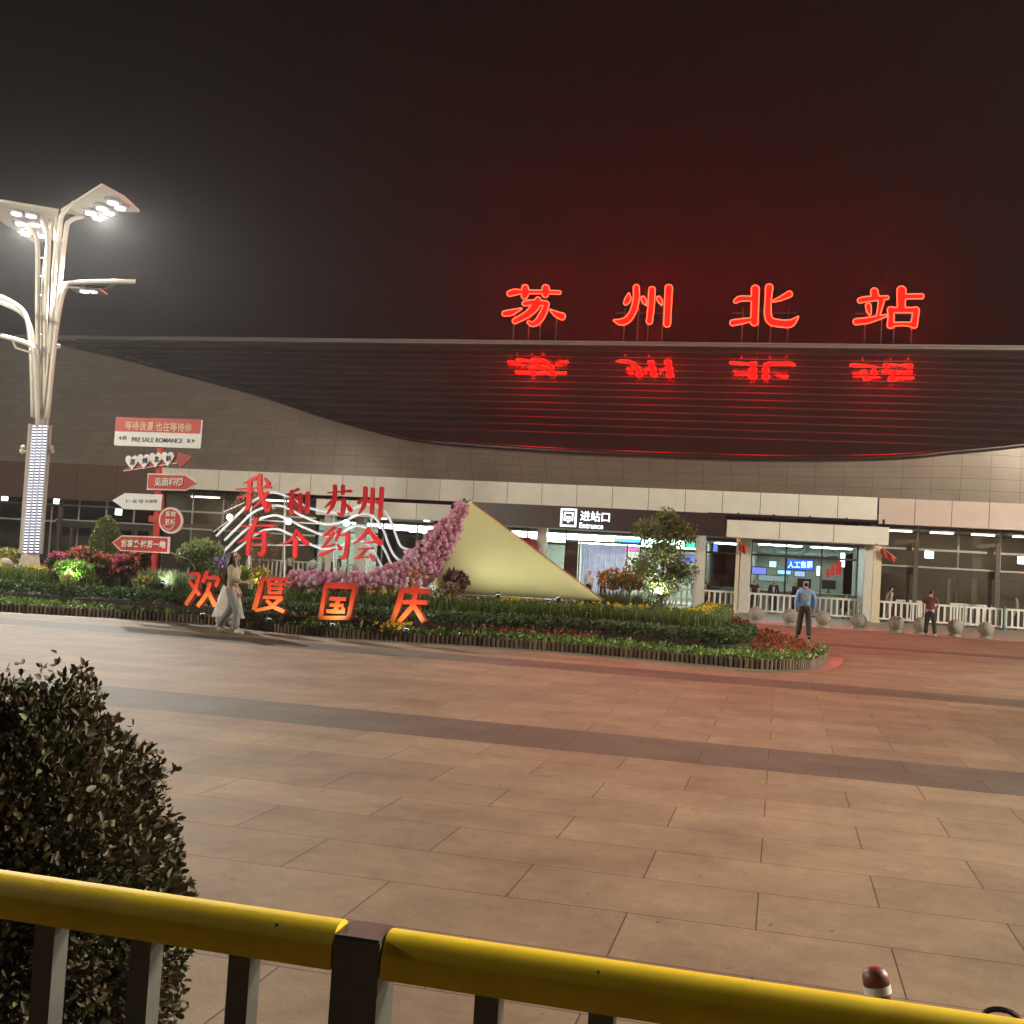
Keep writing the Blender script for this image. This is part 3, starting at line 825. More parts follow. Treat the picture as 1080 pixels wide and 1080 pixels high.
for poly, leds in heads:
    mb = MB(); mb.plate([hz(*p) for p in poly], (0, 0, .09)); h = mb.build('lamp_head', lampw, lamp)
    pl = [hz(*p, HZ-.03) for p in leds]; c = sum(pl, Vector())/len(pl)
    for p in pl: mb = MB(); mb.disc(p-Vector((0, 0, .10)), .18, (0, 0, 1), .04); mb.build('led', led_m, h)
    for p in pl: mb = MB(); mb.disc(p-Vector((0, 0, .03)), .30, (0, 0, 1), .08); mb.build('led_housing', mat('lens grey', (.22, .22, .24), .4), h)
    spot('lamp_light', c-Vector((0, 0, .2)), c-Vector((0, 0, 5))+Vector((1.2, -1.5, 0)), 40000, h, col=(1, .88, .70), size=172, blend=.35)
mb = MB(); mb.plate([lp(72, 299, -2.2), lp(143, 297.5, -2.2), lp(143, 297.5, 1.6), lp(72, 299, 1.6)], (0, 0, .1)); h = mb.build('lamp_head', lampw, lamp)
mb = MB(); mb.box(lp(93, 306.5, -.4), (1.1, .8, .06), rz=YAW); mb.bar(lp(88, 306, -.4), lp(88, 300, -.4), .05, .05); mb.bar(lp(105, 306, -.4), lp(121, 300, -.4), .05, .05); mb.build('led_bracket', mat('lens grey', (.22, .22, .24), .4), h)
for x in (89, 98): mb = MB(); mb.disc(lp(x, 307.6, -.4), .15, (0, 0, 1), .05); mb.build('led', led_m, h)
mb = MB(); mb.plate([lp(-44, 303, -2), lp(22, 330, -2), lp(22, 330, 1.6), lp(-44, 303, 1.6)], (0, 0, .08)); mb.build('lamp_head', lampw, lamp)
for x, sx in ((29, -1), (53, 1)):
    mb = MB(); y = 474; mb.tube([lp(39+sx*9, y+2), lp(39+sx*14, y+2), lp(39+sx*16, y-1)], .035, 6); mb.ball(lp(39+sx*15.5, y+2), .1, 8, 6); mb.ball(lp(39+sx*15, y-2.5), .08, 8, 6); mb.build('camera_bracket', lampw, lamp, smooth=True)

# same lamp unseen: two at right, one added far left for front fill
def tune_lights(o, k, size=None, aim=None, col=None):
    for ch in o.children_recursive:
        if ch.type == 'LIGHT':
            ch.data = ch.data.copy(); ch.data.energy *= k
            if o is not lamp: ch.data.shadow_soft_size = .8   # wide LED panels
            if col: ch.data.color = col
            if size: ch.data.spot_size = math.radians(size)
            if aim is not None:
                hd = ch.parent; base = o.location; Rz = Matrix.Rotation(o.rotation_euler.z, 3, 'Z')
                d = Vector(aim)-(base+Rz @ ch.location); ch.rotation_euler = (Rz.inverted() @ d).to_track_quat('-Z', 'Y').to_euler()


for X, Y, rz, en, aim, lbl in ((17, 13, -.5, .6, None, 'tall white branching plaza lamp right of the flower bed beyond the picture edge'), (33, 33, 1.3, .85, (-6, 50, 2), 'tall white branching plaza lamp far right of the fence'), (-37, 5, .4, .55, (-14, 38, 2), 'added unseen copy of the branching plaza lamp far left of the railing')):
    c = copy_tree(lamp); c.location = (X, Y, 0); c.rotation_euler = (0, 0, rz); c['label'] = lbl; tune_lights(c, en, aim=aim)
tune_lights(lamp, .34, 132, col=(1, .95, .86))

# ------------------------------------------------------------------ flower bed
F0 = [(-260, 622), (-120, 635), (0, 645), (200, 657), (330, 670.8), (500, 681), (600, 688), (728, 699.5), (800, 706), (850, 705.5), (868, 699), (873, 692)]
f0 = [PZ(x, y, 0) for x, y in F0]
back0 = [PZ(858, 683, .1), PZ(830, 672, .2), PZ(800, 662, .25), PZ(760, 652, .25)]
far = [Vector((-5, 38.5, 0)), Vector((-45, 41, 0)), Vector((-52, 30, 0))]


def zz(x, z0, z1): return z0+(z1-z0)*min(1, max(0, (x-0)/500))


F1 = [(-260, 606), (-120, 620), (0, 631), (200, 643.5), (330, 654), (500, 661), (600, 666), (683, 673), (760, 680), (790, 679), (797, 671)]
f1 = [PZ(x, y, zz(x, .22, .36)) for x, y in F1]
F2 = [(-260, 592), (-120, 607), (0, 618), (200, 628), (330, 640.5), (500, 650), (600, 655), (683, 660), (745, 665), (768, 661), (772, 653)]
f2 = [PZ(x, y, zz(x, .43, .52)) for x, y in F2]


def densify(pts, step):
    out = []
    for a, b in zip(pts[:-1], pts[1:]):
        n = max(1, int((b-a).length/step))
        out += [a.lerp(b, i/n) for i in range(n)]
    return out+[pts[-1]]


sm = lambda L: [Vector(map(float, p)) for p in smooth_path([tuple(q) for q in L], 5)]
f0s, f1s, f2s = sm(f0), sm(f1), sm(f2)
soil = mat('dark soil', (.035, .026, .018), .95, var=.3, bump=.8, scale=20)
bed = thing('flower_bed', (-12, 27, 0), 'long terraced flower bed with a bamboo log edging on the plaza', 'flower bed')


def prism(front, z0, z1, back):
    mb = MB(); pts = [Vector((p.x, p.y, z0)) for p in front]+[Vector((p.x, p.y, z0)) for p in back]
    mb.plate(pts, (0, 0, z1-z0)); return mb


inn = [p+Vector((0, .04, 0)) for p in f0s]
prism(inn, .0, .15, back0+far).build('soil', soil, bed)
prism(f1s, .18, .36, [Vector((-1.5, 31, 0)), Vector((-5.2, 37.6, 0)), Vector((-44, 40.4, 0)), Vector((-51, 32, 0))]).build('soil', soil, bed)
prism(f2s, .34, .62, [Vector((-2.6, 31, 0)), Vector((-5.8, 36.8, 0)), Vector((-43, 39.8, 0)), Vector((-50, 33, 0))]).build('soil', soil, bed)
# bamboo log edging
mb = MB(); loop = densify([Vector((p.x, p.y, 0)) for p in f0s]+[Vector((p.x, p.y, 0)) for p in back0], .012); s_ = 0; last = None
for p in loop:
    if last is None or (p-last).length > .088:
        last = p; h = random.uniform(.175, .21); r = random.uniform(.036, .043); mb.tube([p, p+Vector((random.uniform(-.008, .008), 0, h))], r, 7)
logm, t, b = nodes('log edging'); N, L = t.nodes, t.links
g_ = N.new('ShaderNodeNewGeometry'); cr = N.new('ShaderNodeValToRGB'); cr.color_ramp.elements[0].color = (.05, .032, .018, 1); cr.color_ramp.elements[1].color = (.19, .13, .075, 1)
L.new(g_.outputs['Random Per Island'], cr.inputs[0]); L.new(cr.outputs[0], b.inputs['Base Color']); b.inputs['Roughness'].default_value = .75
mb.build('log_edging', logm, bed)
# kerb line of grey granite round the bed
mb = MB(); q = [Vector((p.x, p.y, .004)) for p in f0s]; o_ = [Vector((p.x*1.0+.0, p.y-.42, .004)) for p in f0s]
for i in range(len(q)): 
    if f0s[i].x > .2: o_[i] = Vector((q[i].x+.35, q[i].y-.25, .004))
mb.add(q+o_, [(i, i+len(q), i+1+len(q), i+1) for i in range(len(q)-1)]); struct(mb.build('kerb', mat('grey kerb', (.17, .165, .14), .55, var=.15, scale=4)))


def strip_pts(front, wid, n, z0, xmin=-60, xmax=60):
    """random points on a strip of a given width behind a front line"""
    seg = [(a, b, (b-a).length) for a, b in zip(front[:-1], front[1:]) if max(a.x, b.x) > xmin and min(a.x, b.x) < xmax]
    w_ = np.array([s[2] for s in seg]); k = rng.choice(len(seg), n, p=w_/w_.sum()); out = np.zeros((n, 3)); u = rng.uniform(0, 1, n); v = rng.uniform(0, 1, n)
    for i in range(n):
        a, b, _ = seg[k[i]]; p = a.lerp(b, u[i]); d = (b-a).normalized(); nv = Vector((-d.y, d.x, 0))
        q = p+nv*(v[i]*wid); out[i] = (q.x, q.y, z0)
    return out, v


def lump(pts, amp, sc):
    return amp*(np.sin(pts[:, 0]*sc*1.7+pts[:, 1]*sc)+np.sin(pts[:, 0]*sc*.63-pts[:, 1]*sc*1.9+1.3))*.5


XM = -23
# low ground cover on the bottom terrace
pts, v = strip_pts(f0s, 1.5, 15000, .15, XM); pts[:, 2] += rng.uniform(0, .12, len(pts))+lump(pts, .04, 6)
V, F = leaves(pts, .085, .6, .7); tag(npmesh('ground_cover', V, F, leafmat('cover leaf', [(.07, .14, .03), (.14, .25, .05), (.21, .31, .07), (.09, .16, .035)])), 'low light green ground cover on the bottom terrace behind the log edging', 'ground cover', kind='stuff')
# dark hedge
pts, v = strip_pts(f1s, .75, 15000, .36, XM); pts[:, 2] += rng.uniform(0, 1, len(pts))**.6*.26+lump(pts, .04, 5)
V, F = leaves(pts, .09, .62, .35); tag(npmesh('dark_hedge', V, F, leafmat('dark leaf', [(.028, .065, .018), (.055, .11, .028), (.08, .14, .038), (.022, .048, .016)], .7)), 'low dark green leafy hedge along the middle terrace', 'hedge', kind='stuff')
# red blossom strips
def redpatch(n, f, wid, z, xmin, xmax, lbl):
    pts, v = strip_pts(f, wid, n, z, xmin, xmax); pts[:, 2] += rng.uniform(0, .16, n); V, F = leaves(pts, .07, .7, .8)
    tag(npmesh('red_flowers', V, F, leafmat('red flower', [(.06, .11, .03), (.30, .035, .015), (.42, .06, .02), (.10, .10, .03), (.25, .05, .02)])), lbl, 'flowers', kind='stuff')


redpatch(2600, [p+Vector((-.1, .8, 0)) for p in f1s], .7, .42, -7, 0, 'thin red flowers between the dark hedge and the tall grass hedge')
redpatch(1500, [p+Vector((0, .4, 0)) for p in f0s], .9, .24, -14, -4, 'sparse orange and red flowers beneath the slanted orange characters')


def fill_poly(poly, n, z):
    P2 = np.array([(p.x, p.y) for p in poly]); lo, hi = P2.min(0), P2.max(0); out = []
    while len(out) < n:
        q = rng.uniform(lo, hi, (n, 2)); ins = np.zeros(n, bool); j = len(P2)-1
        for i in range(len(P2)):
            c_ = ((P2[i, 1] > q[:, 1]) != (P2[j, 1] > q[:, 1])) & (q[:, 0] < (P2[j, 0]-P2[i, 0])*(q[:, 1]-P2[i, 1])/(P2[j, 1]-P2[i, 1]+1e-12)+P2[i, 0]); ins ^= c_; j = i
        out += list(q[ins])
    o = np.zeros((n, 3)); o[:, :2] = np.array(out[:n]); o[:, 2] = z
    return o


rp = [PZ(790, 688, .25), PZ(830, 690, .25), PZ(868, 688, .25), PZ(838, 676, .25), PZ(806, 667, .25), PZ(797, 676, .25)]
pts = fill_poly(rp, 2600, .22); pts[:, 2] += rng.uniform(0, .14, len(pts)); V, F = leaves(pts, .075, .7, .8)
tag(npmesh('red_flowers', V, F, MC['red flower']), 'red flower patch on the rounded right end of the bed', 'flowers', kind='stuff')
rp = [PZ(752, 664, .45), PZ(790, 672, .45), PZ(798, 664, .45), PZ(778, 655, .45), PZ(768, 653, .45)]
pts = fill_poly(rp, 1800, .4); pts[:, 2] += rng.uniform(0, .16, len(pts)); V, F = leaves(pts, .075, .7, .8)
tag(npmesh('red_flowers', V, F, MC['red flower']), 'red flower patch stepping down right of the grass hedge', 'flowers', kind='stuff')
# tall grass hedge with marigolds on top
pts, v = strip_pts(f2s, .9, 15000, .55, XM); V, F = blades(pts, .42, .012, .35)
tag(npmesh('grass_hedge', V, F, leafmat('grass hedge leaf', [(.07, .13, .025), (.14, .22, .045), (.19, .26, .06), (.09, .15, .035)])), 'tall shaggy green hedge on the top terrace', 'hedge', kind='stuff')
pts, v = strip_pts([p+Vector((0, .12, 0)) for p in f2s], .9, 9000, .82, XM); pts[:, 2] += rng.uniform(-.05, .1, len(pts))+lump(pts, .03, 5)
V, F = leaves(pts, .07, .6, .6); npk = npmesh('hedge_top', V, F, MC['grass hedge leaf']); tag(npk, 'leafy top of the shaggy green hedge below the yellow marigolds', 'hedge', kind='stuff')


def flowers(name, pts, size, mt, lbl, cat='flowers', petals=7):
    n = len(pts); c = np.repeat(pts, petals, 0); V, F = leaves(c, size, .7, .5, .1); return tag(npmesh(name, V, F, mt), lbl, cat, kind='stuff')


yel = leafmat('marigold', [(.55, .38, .02), (.75, .58, .03), (.62, .50, .05)], .6)
pts, v = strip_pts([p+Vector((0, .15, 0)) for p in f2s], .8, 330, .93, XM); pts = pts[(np.sin(pts[:, 0]*1.3)+np.sin(pts[:, 0]*3.1+1) > -.35)]
flowers('marigolds', pts, .075, yel, 'yellow marigolds along the top of the green hedge')
for x, y, lb in ((262, 634, 'small yellow flower clump at the feet of the slanted character 度'), (328, 652, 'yellow flower clump in front of the slanted character 国'), (415, 660, 'yellow flower clump below the slanted character 庆')):
    c = PZ(x, y, .32); pts = np.array(c)+rng.normal(size=(26, 3))*np.array([.2, .14, .05]); flowers('marigold_clump', pts, .08, yel, lb)

# planting on the back of the bed
def shrub(name, px, py, d, rw, rh, n, size, mt, label, cat='shrub', stem=True, z0=.6, up=.3, clump=.6, aspect=.5, rd=None, flower=None):
    """leafy rounded plant: centre given by the pixel, distance and radii in metres"""
    c = P(px, py, d); e = thing(name, (c.x, c.y, z0), label, cat)
    pts, dr = blob_points(c, (rw, rd or rw, rh), n, .35, clump); pts = pts[pts[:, 2] > z0]
    V, F = leaves(pts, size, aspect, up, dirs=None); npmesh('foliage', V, F, mt, e)
    if stem:
        mb = MB()
        for i in range(7):
            q = c+Vector((random.uniform(-.7, .7)*rw, random.uniform(-.7, .7)*rw, random.uniform(-.1, .6)*rh)); s0 = Vector((c.x+random.uniform(-.06, .06), c.y, z0-.1)); mb.tube([s0, s0.lerp(q, .5)+Vector((0, 0, .1)), q], [.025, .018, .006], 5)
        mb.build('stem', mat('twig', (.10, .07, .045), .8), e)
    if flower:
        nf, fs, fm = flower; pts, dr = blob_points(c, (rw*1.02, (rd or rw)*1.02, rh*1.02), nf, .85); pts = pts[pts[:, 2] > z0+.1]
        V, F = leaves(np.repeat(pts, 8, 0), fs, .8, .3, .1); npmesh('blossom', V, F, fm, e)
    return e


topi = leafmat('topiary leaf', [(.07, .11, .02), (.13, .18, .035), (.18, .20, .04)])
e = thing('topiary', P(112, 596, 33), 'conical olive green topiary behind the pink flowers', 'topiary')
cc = P(112, 566, 33); hh = P(112, 543, 33).z-.55; N_ = 5200
h_ = rng.uniform(0, 1, N_)**1.2; a_ = rng.uniform(0, 6.283, N_); rr_ = .62*np.sqrt(1-h_**1.5)*rng.uniform(.8, 1.06, N_)
pts = np.stack([cc.x+rr_*np.cos(a_), cc.y+rr_*np.sin(a_), .5+h_*hh], 1); V, F = leaves(pts, .075, .5, .4); npmesh('foliage', V, F, topi, e)
mb = MB(); mb.tube([(cc.x, cc.y, .3), (cc.x, cc.y, .6+hh*.8)], [.05, .015], 6); mb.build('trunk', mat('twig', (.1, .07, .045), .8), e)

pale_l = leafmat('pale green leaf', [(.12, .20, .05), (.22, .30, .10), (.32, .38, .18), (.10, .15, .05)])
shrub('round_shrub', 213, 586, 28.5, .66, .44, 5200, .085, pale_l, 'rounded pale green shrub between the signpost and the wave sign', clump=.4)
lime = leafmat('lime leaf', [(.20, .38, .05), (.30, .52, .08), (.14, .30, .05)])
shrub('lime_plant', 78, 600, 27.5, .50, .24, 2600, .08, lime, 'bright lime green plant left of the pink flowers, lit by a garden light', 'plant', clump=.3)
shrub('lime_plant', 254, 607, 27.2, .24, .24, 900, .075, lime, 'small lime green plant under the purple flowers by the wave sign', 'plant', clump=.3)
shrub('heart_plant', 71, 610, 26.6, .17, .1, 240, .1, leafmat('chartreuse leaf', [(.45, .5, .12), (.6, .6, .2)]), 'small chartreuse plant below the bright lime plant', 'plant', stem=False)
shrub('heart_plant', 152, 612.5, 26.8, .2, .1, 260, .1, MC['chartreuse leaf'], 'small chartreuse plant at the foot of the ornamental grass', 'plant', stem=False)
pinkm = leafmat('pink petal', [(.55, .05, .24), (.72, .14, .36), (.62, .20, .24), (.70, .32, .28)], .6)
coral = leafmat('coral petal', [(.62, .16, .10), (.70, .28, .18), (.55, .10, .12)], .6)
darkl = leafmat('deep green leaf', [(.025, .06, .018), (.05, .10, .025), (.08, .13, .035)])  # dark green foliage under the flower heads
for x, y, rw, rh, nf, fm, lb in ((62, 594, .32, .26, 60, pinkm, 'magenta flower clump nearest the lamp base'), (88, 588, .42, .26, 70, coral, 'coral flower clump behind the lime plant'), (112, 598, .42, .3, 60, coral, 'coral flower clump in front of the topiary'),
                             (131, 597, .36, .32, 70, pinkm, 'magenta flower clump left of the ornamental grass'), (148, 590, .34, .3, 50, coral, 'coral flower clump just under the lowest red arrow')):
    shrub('flower_clump', x, y, 28.3, rw, rh, 900, .085, darkl, lb, 'flowers', flower=(nf, .085, fm), clump=.3)
for x, lb in ((161, 'left tuft of pale ornamental grass below the signpost'), (183, 'right tuft of pale ornamental grass below the signpost')):
    c = P(x, 611, 27.3); e = thing('ornamental_grass', (c.x, c.y, .6), lb, 'grass plant', 'ornamental grasses')
    pts = np.array([c.x, c.y, .6])+rng.normal(size=(520, 3))*np.array([.14, .12, 0]); V, F = blades(pts, .62, .012, .65); npmesh('blade', V, F, leafmat('pale blade', [(.16, .24, .10), (.28, .36, .2), (.38, .42, .28)]), e)['kind'] = 'stuff'
vio = leafmat('violet petal', [(.28, .10, .5), (.5, .3, .7), (.6, .5, .75)], .6)
shrub('violet_flowers', 235, 592, 27.4, .17, .12, 260, .07, darkl, 'small violet flower clump at the lower left end of the wave sign', 'flowers', flower=(40, .06, vio), stem=False)
# tree behind the first red character
redl = leafmat('reddish leaf', [(.05, .11, .03), (.10, .17, .05), (.22, .06, .04), (.34, .16, .12), (.08, .13, .03)])


def tree(name, base, top_px, d, blobs, n, size, mt, label, trunk_r=.05):
    e = thing(name, (base.x, base.y, base.z), label, 'tree'); mb = MB(); Vs = []; Fs = []; o = 0
    tp = P(*top_px, d); mb.tube([base, base.lerp(tp, .4)+Vector((.06, .02, 0)), base.lerp(tp, .92)], [trunk_r, trunk_r*.7, .008], 8)
    for (x, y, r, h, fr) in blobs:
        c = P(x, y, d+random.uniform(-.3, .3)); pts, dr = blob_points(c, (r, r, h), int(n*fr), .15, .5); V, F = leaves(pts, size, .45, .2); Vs.append(V); Fs.append(F+o); o += len(V)
        s0 = base.lerp(tp, max(.1, min(.8, (c.z-base.z)/(tp.z-base.z)-.15))); mb.tube([s0, s0.lerp(c, .6)+Vector((0, 0, .05)), c], [.022, .016, .006], 5)
        for _ in range(5):
            q = c+Vector((random.uniform(-r, r), random.uniform(-r, r), random.uniform(-.3, 1)*h))*.8 if False else c+Vector((random.uniform(-r, r)*.8, random.uniform(-r, r)*.8, random.uniform(-.3, .9)*h)); mb.tube([s0.lerp(c, .7), q], [.012, .004], 4)
    mb.build('trunk', mat('twig', (.10, .07, .045), .8), e); npmesh('crown', np.concatenate(Vs), np.concatenate(Fs), mt, e)
    return e


tb = P(268, 606, 31.5); tb.z = .55
tree('slender_tree', tb, (272, 512), 31.5, [(262, 530, .42, .38, .3), (282, 545, .5, .45, .3), (250, 540, .35, .3, .15), (278, 580, .55, .6, .35), (266, 560, .4, .4, .2)], 3000, .085, redl, 'slender tree with reddish leaves behind the red character 我', .04)
mix = leafmat('mixed leaf', [(.07, .15, .04), (.12, .20, .05), (.18, .22, .06), (.26, .10, .05), (.09, .16, .05), (.22, .24, .09)])
tb = P(693, 640, 31); tb.z = .55
tree('small_tree', tb, (703, 532), 31, [(702, 548, .45, .38, .14), (685, 560, .55, .42, .17), (718, 562, .55, .42, .17), (700, 580, .75, .5, .24), (680, 600, .6, .45, .15), (716, 602, .6, .5, .18), (696, 618, .62, .42, .2)], 8200, .095, mix, 'bushy small tree lit from below by a white garden light', .06)
gl = P(693, 639, 30.2); gl.z = 1.02
e = thing('garden_light', (gl.x, gl.y, .6), 'bright white garden floodlight at the foot of the small tree', 'garden light', 'garden lights')


def floodl(e, loc, to, power, col):
    d = (Vector(to)-Vector(loc)).normalized(); mb = MB(); mb.tube([Vector(loc)-d*.1, Vector(loc)-d*.02], .05, 10); mb.tube([Vector(loc)-d*.02, Vector(loc)+d*.07], .052, 10, cap=False); mb.bar((loc[0], loc[1], loc[2]-.15), (loc[0], loc[1], loc[2]-.02), .03, .03); mb.build('housing', darkm, e)
    mb = MB(); mb.disc(Vector(loc), .045, d, .02); mb.build('lens', emit('lens white', (.85, 1, .9), 8), e); spot('garden_beam', Vector(loc)+d*.05, to, power, e, col, 110, .8, .06)


floodl(e, gl, P(700, 585, 31), 300, (.90, 1, .92))
g2 = P(73, 609, 26.9); g2.z = .78; e = thing('garden_light', (g2.x, g2.y, .6), 'garden light hidden in the lime plant near the lamp', 'garden light', 'garden lights'); floodl(e, g2, P(80, 590, 27.7), 60, (.8, 1, .7))
g3 = P(172, 612, 26.7); g3.z = .78; e = thing('garden_light', (g3.x, g3.y, .6), 'garden light in front of the ornamental grasses', 'garden light', 'garden lights'); floodl(e, g3, P(190, 585, 28), 30, (.95, 1, .85))
g4 = P(248, 610, 27); g4.z = .8; e = thing('garden_light', (g4.x, g4.y, .6), 'garden light below the left end of the wave sign', 'garden light', 'garden lights'); floodl(e, g4, P(262, 560, 30), 60, (.9, 1, .9))
for x, y, d_, tx, ty, td, pw, lb in ((213, 658, 23.3, 213, 618, 23.9, 30, 'garden light at the foot of the slanted character 欢'), (283, 664, 22.9, 285, 625, 23.5, 30, 'garden light at the foot of the slanted character 度'), (350, 668, 22.5, 352, 635, 22.95, 26, 'garden light at the foot of the slanted character 国'), (428, 672, 22.4, 432, 638, 22.85, 26, 'garden light at the foot of the slanted character 庆'),
                             (275, 622, 27.2, 290, 545, 30, 160, 'added garden light in the hedge brightening the red character 有'), (340, 622, 27.2, 345, 545, 30, 160, 'added garden light in the hedge brightening the red character 约'), (400, 624, 26, 440, 590, 26.6, 60, 'garden light below the pink blossom cascade'), (525, 634, 26.2, 520, 575, 28, 36, 'garden light under the left half of the yellow cone'), (588, 639, 26.3, 575, 605, 28, 24, 'garden light under the right half of the yellow cone')):  # the two hedge lights are added to brighten the wave sign characters
    q = P(x, y, d_); q.z = max(.32 if d_ < 25 else 1.0, q.z); e = thing('garden_light', (q.x, q.y, q.z-.2), lb, 'garden light', 'garden lights'); floodl(e, q, P(tx, ty, td), pw, (1, .93, .78))
olive = leafmat('olive blade', [(.06, .10, .025), (.12, .16, .045), (.17, .19, .07)])
c = P(655, 636, 29.2); e = thing('feather_grass', (c.x, c.y, .6), 'wide dark feathery grass mound between the cone tip and the small tree', 'grass plant')
pts = np.array([c.x, c.y, .6])+rng.normal(size=(1700, 3))*np.array([.55, .35, 0]); V, F = blades(pts, .75, .011, .8); npmesh('blade', V, F, olive, e)['kind'] = 'stuff'
orm = leafmat('orange petal', [(.6, .18, .03), (.7, .34, .04), (.5, .08, .05), (.62, .42, .06)], .6)
shrub('orange_flowers', 655, 612, 31.5, .75, .3, 1500, .085, leafmat('yellow green leaf', [(.16, .2, .04), (.26, .25, .05), (.3, .2, .04)]), 'orange and yellow flowers between the cone tip and the lit tree', 'flowers', flower=(75, .08, orm))
shrub('orange_flowers', 268, 606, 29.5, .45, .22, 900, .08, MC['yellow green leaf'], 'yellow leafed plant right of the woman in the beige jacket', 'flowers', flower=(40, .08, yel))
pur = leafmat('purple tuft', [(.14, .05, .06), (.26, .09, .10), (.20, .10, .07), (.34, .16, .15)])
shrub('purple_tuft', 481, 613, 26.4, .3, .28, 1900, .1, pur, 'dusky purple tuft in front of the mouth of the yellow cone', 'plant', clump=.3, up=.8)
shrub('purple_tuft', 474, 624, 25.9, .28, .2, 1300, .08, leafmat('speckled leaf', [(.10, .12, .05), (.3, .2, .12), (.4, .3, .2), (.1, .05, .05)]), 'speckled low plant beneath the purple tuft', 'plant', clump=.3)
# dark foot planting along the cone
fl = [P(490, 634, 27.4), P(560, 637, 27.4), P(640, 640, 27.6), P(730, 645, 28)]
for p in fl: p.z = .62
pts, v = strip_pts(fl, .8, 4200, .62); pts[:, 2] += rng.uniform(0, .22, len(pts)); V, F = leaves(pts, .085, .6, .5)
tag(npmesh('foot_planting', V, F, leafmat('dusk leaf', [(.03, .045, .02), (.06, .05, .03), (.05, .09, .03)])), 'dark low planting along the foot of the yellow cone', 'plants', kind='stuff')

# ------------------------------------------------------------------ red signpost with boards
SD = 27.5
pc = P(163, 606, SD); YP = pc.y
sp = thing('signpost', (pc.x, YP, .6), 'red signpost carrying red and white arrow boards in the flower bed', 'signpost')
redb = mat('sign red', (.52, .025, .02), .45, var=.06); whb = mat('sign white', (.80, .85, .86), .45, var=.04); pinkb = mat('sign rim', (.82, .66, .62), .45); inkb = mat('sign ink', (.10, .09, .12), .5)
white_l = mat('sign lettering', (.85, .80, .74), .5)


def qp(x, y, o=(110, 430), s=9., Y=None): return PY(o[0]+x/s, o[1]+y/s, YP if Y is None else Y)


mb = MB(); mb.bar((qp(465, 700, (110, 510)).x, YP+.12, .5), qp(505, 370)+Vector((0, .12, 0)), .11, .11); z_ = qp(460, 335, (110, 510)); mb.box((z_.x, YP+.10, z_.z), (.25, .18, .16)); mb.build('post', mat('post red', (.5, .02, .02), .4), sp)


def board_(name, poly, o, mt, th=.07, Y=0, k=None, rim=None, inset=.86):
    pts = [qp(x, y, o) for x, y in poly]
    pts = [Vector((p.x, p.y+Y, p.z)) for p in pts]
    mb = MB(); mb.plate(pts, (0, th, 0)); h = mb.build(name, rim or mt, sp)
    if rim:
        c = sum(pts, Vector())/len(pts); H = max(p.z for p in pts)-min(p.z for p in pts); W = max(p.x for p in pts)-min(p.x for p in pts)
        fx, fz = 1-.15*H/W*1.0, .84
        mb = MB(); mb.plate([Vector((c.x+(p.x-c.x)*fx, p.y-.012, c.z+(p.z-c.z)*fz)) for p in pts], (0, .01, 0)); mb.build('field', mt, h)
    return h


def rbox(pts, r=14):
    """quad with rounded corners (pixels)"""
    out = []
    for i, p in enumerate(pts):
        p = np.array(p, float); a = np.array(pts[i-1], float); b = np.array(pts[(i+1) % 4], float); a = p+(a-p)/np.hypot(*(a-p))*r; b = p+(b-p)/np.hypot(*(b-p))*r
        for t in (0, .33, .66, 1): out.append(tuple((1-t)**2*a+2*t*(1-t)*p+t*t*b))
    return out


tb_ = board_('sign_board', rbox([(112, 88), (922, 112), (902, 386), (90, 356)]), (110, 430), whb)
mb = MB(); mb.plate([qp(x, y)+Vector((0, -.012, 0)) for x, y in rbox([(112, 88), (922, 112), (910, 246), (102, 222)], 10)], (0, .011, 0)); mb.build('red_field', redb, tb_)
mb = MB(); text_on(mb, '等待浪漫 也在等待你', 110+195/9, 430+125/9, 110+830/9, 430+212/9, YP-.02, .007, .012, tilt=2.3); mb.build('lettering', mat('gold lettering', (.78, .62, .45), .5), tb_)
mb = MB(); text_on(mb, 'PRE SALE ROMANCE', 110+260/9, 430+278/9, 110+740/9, 430+322/9, YP-.012, .011, .004, tilt=1.6)
text_on(mb, '西', 110+172/9, 430+268/9, 110+208/9, 430+306/9, YP-.012, .011); text_on(mb, '东', 110+782/9, 430+294/9, 110+818/9, 430+332/9, YP-.012, .011)
for t3 in ([(135, 288), (160, 270), (160, 306)], [(862, 314), (836, 296), (836, 332)]): mb.plate([qp(x, y)+Vector((0, -.012, 0)) for x, y in t3], (0, .011, 0))
mb.build('lettering', inkb, tb_)
ar = board_('heart_arrow', [(170, 600), (262, 545), (690, 470), (700, 420), (838, 466), (715, 572), (700, 525), (400, 570)], (110, 430), mat('arrow red', (.36, .015, .018), .45))
mb = MB(); mb.plate([qp(x, y)+Vector((0, -.005, 0)) for x, y in [(180, 598), (690, 520), (690, 527), (180, 605)]], (0, .004, 0)); mb.build('rim', pinkb, ar)
for i, (cx_, cy_, ch) in enumerate(((267, 512, '苏'), (380, 500, '州'), (492, 486, '北'), (607, 478, '站'))):
    hp = []
    for k in range(26):
        t = 2*math.pi*k/26; x = 16*math.sin(t)**3; y = 13*math.cos(t)-5*math.cos(2*t)-2*math.cos(3*t)-math.cos(4*t); hp.append((cx_+x*3.75, cy_-y*5.0+2))
    mb = MB(); mb.plate([qp(x, y)+Vector((0, -.035, 0)) for x, y in hp[::-1]], (0, .03, 0)); hh_ = mb.build('heart_board', whb, ar)
    mb = MB(); text_on(mb, ch, 110+(cx_-24)/9, 430+(cy_-26)/9, 110+(cx_+24)/9, 430+(cy_+30)/9, YP-.05, .012, .02); mb.build('lettering', mat('dark green ink', (.03, .07, .06), .5), hh_)
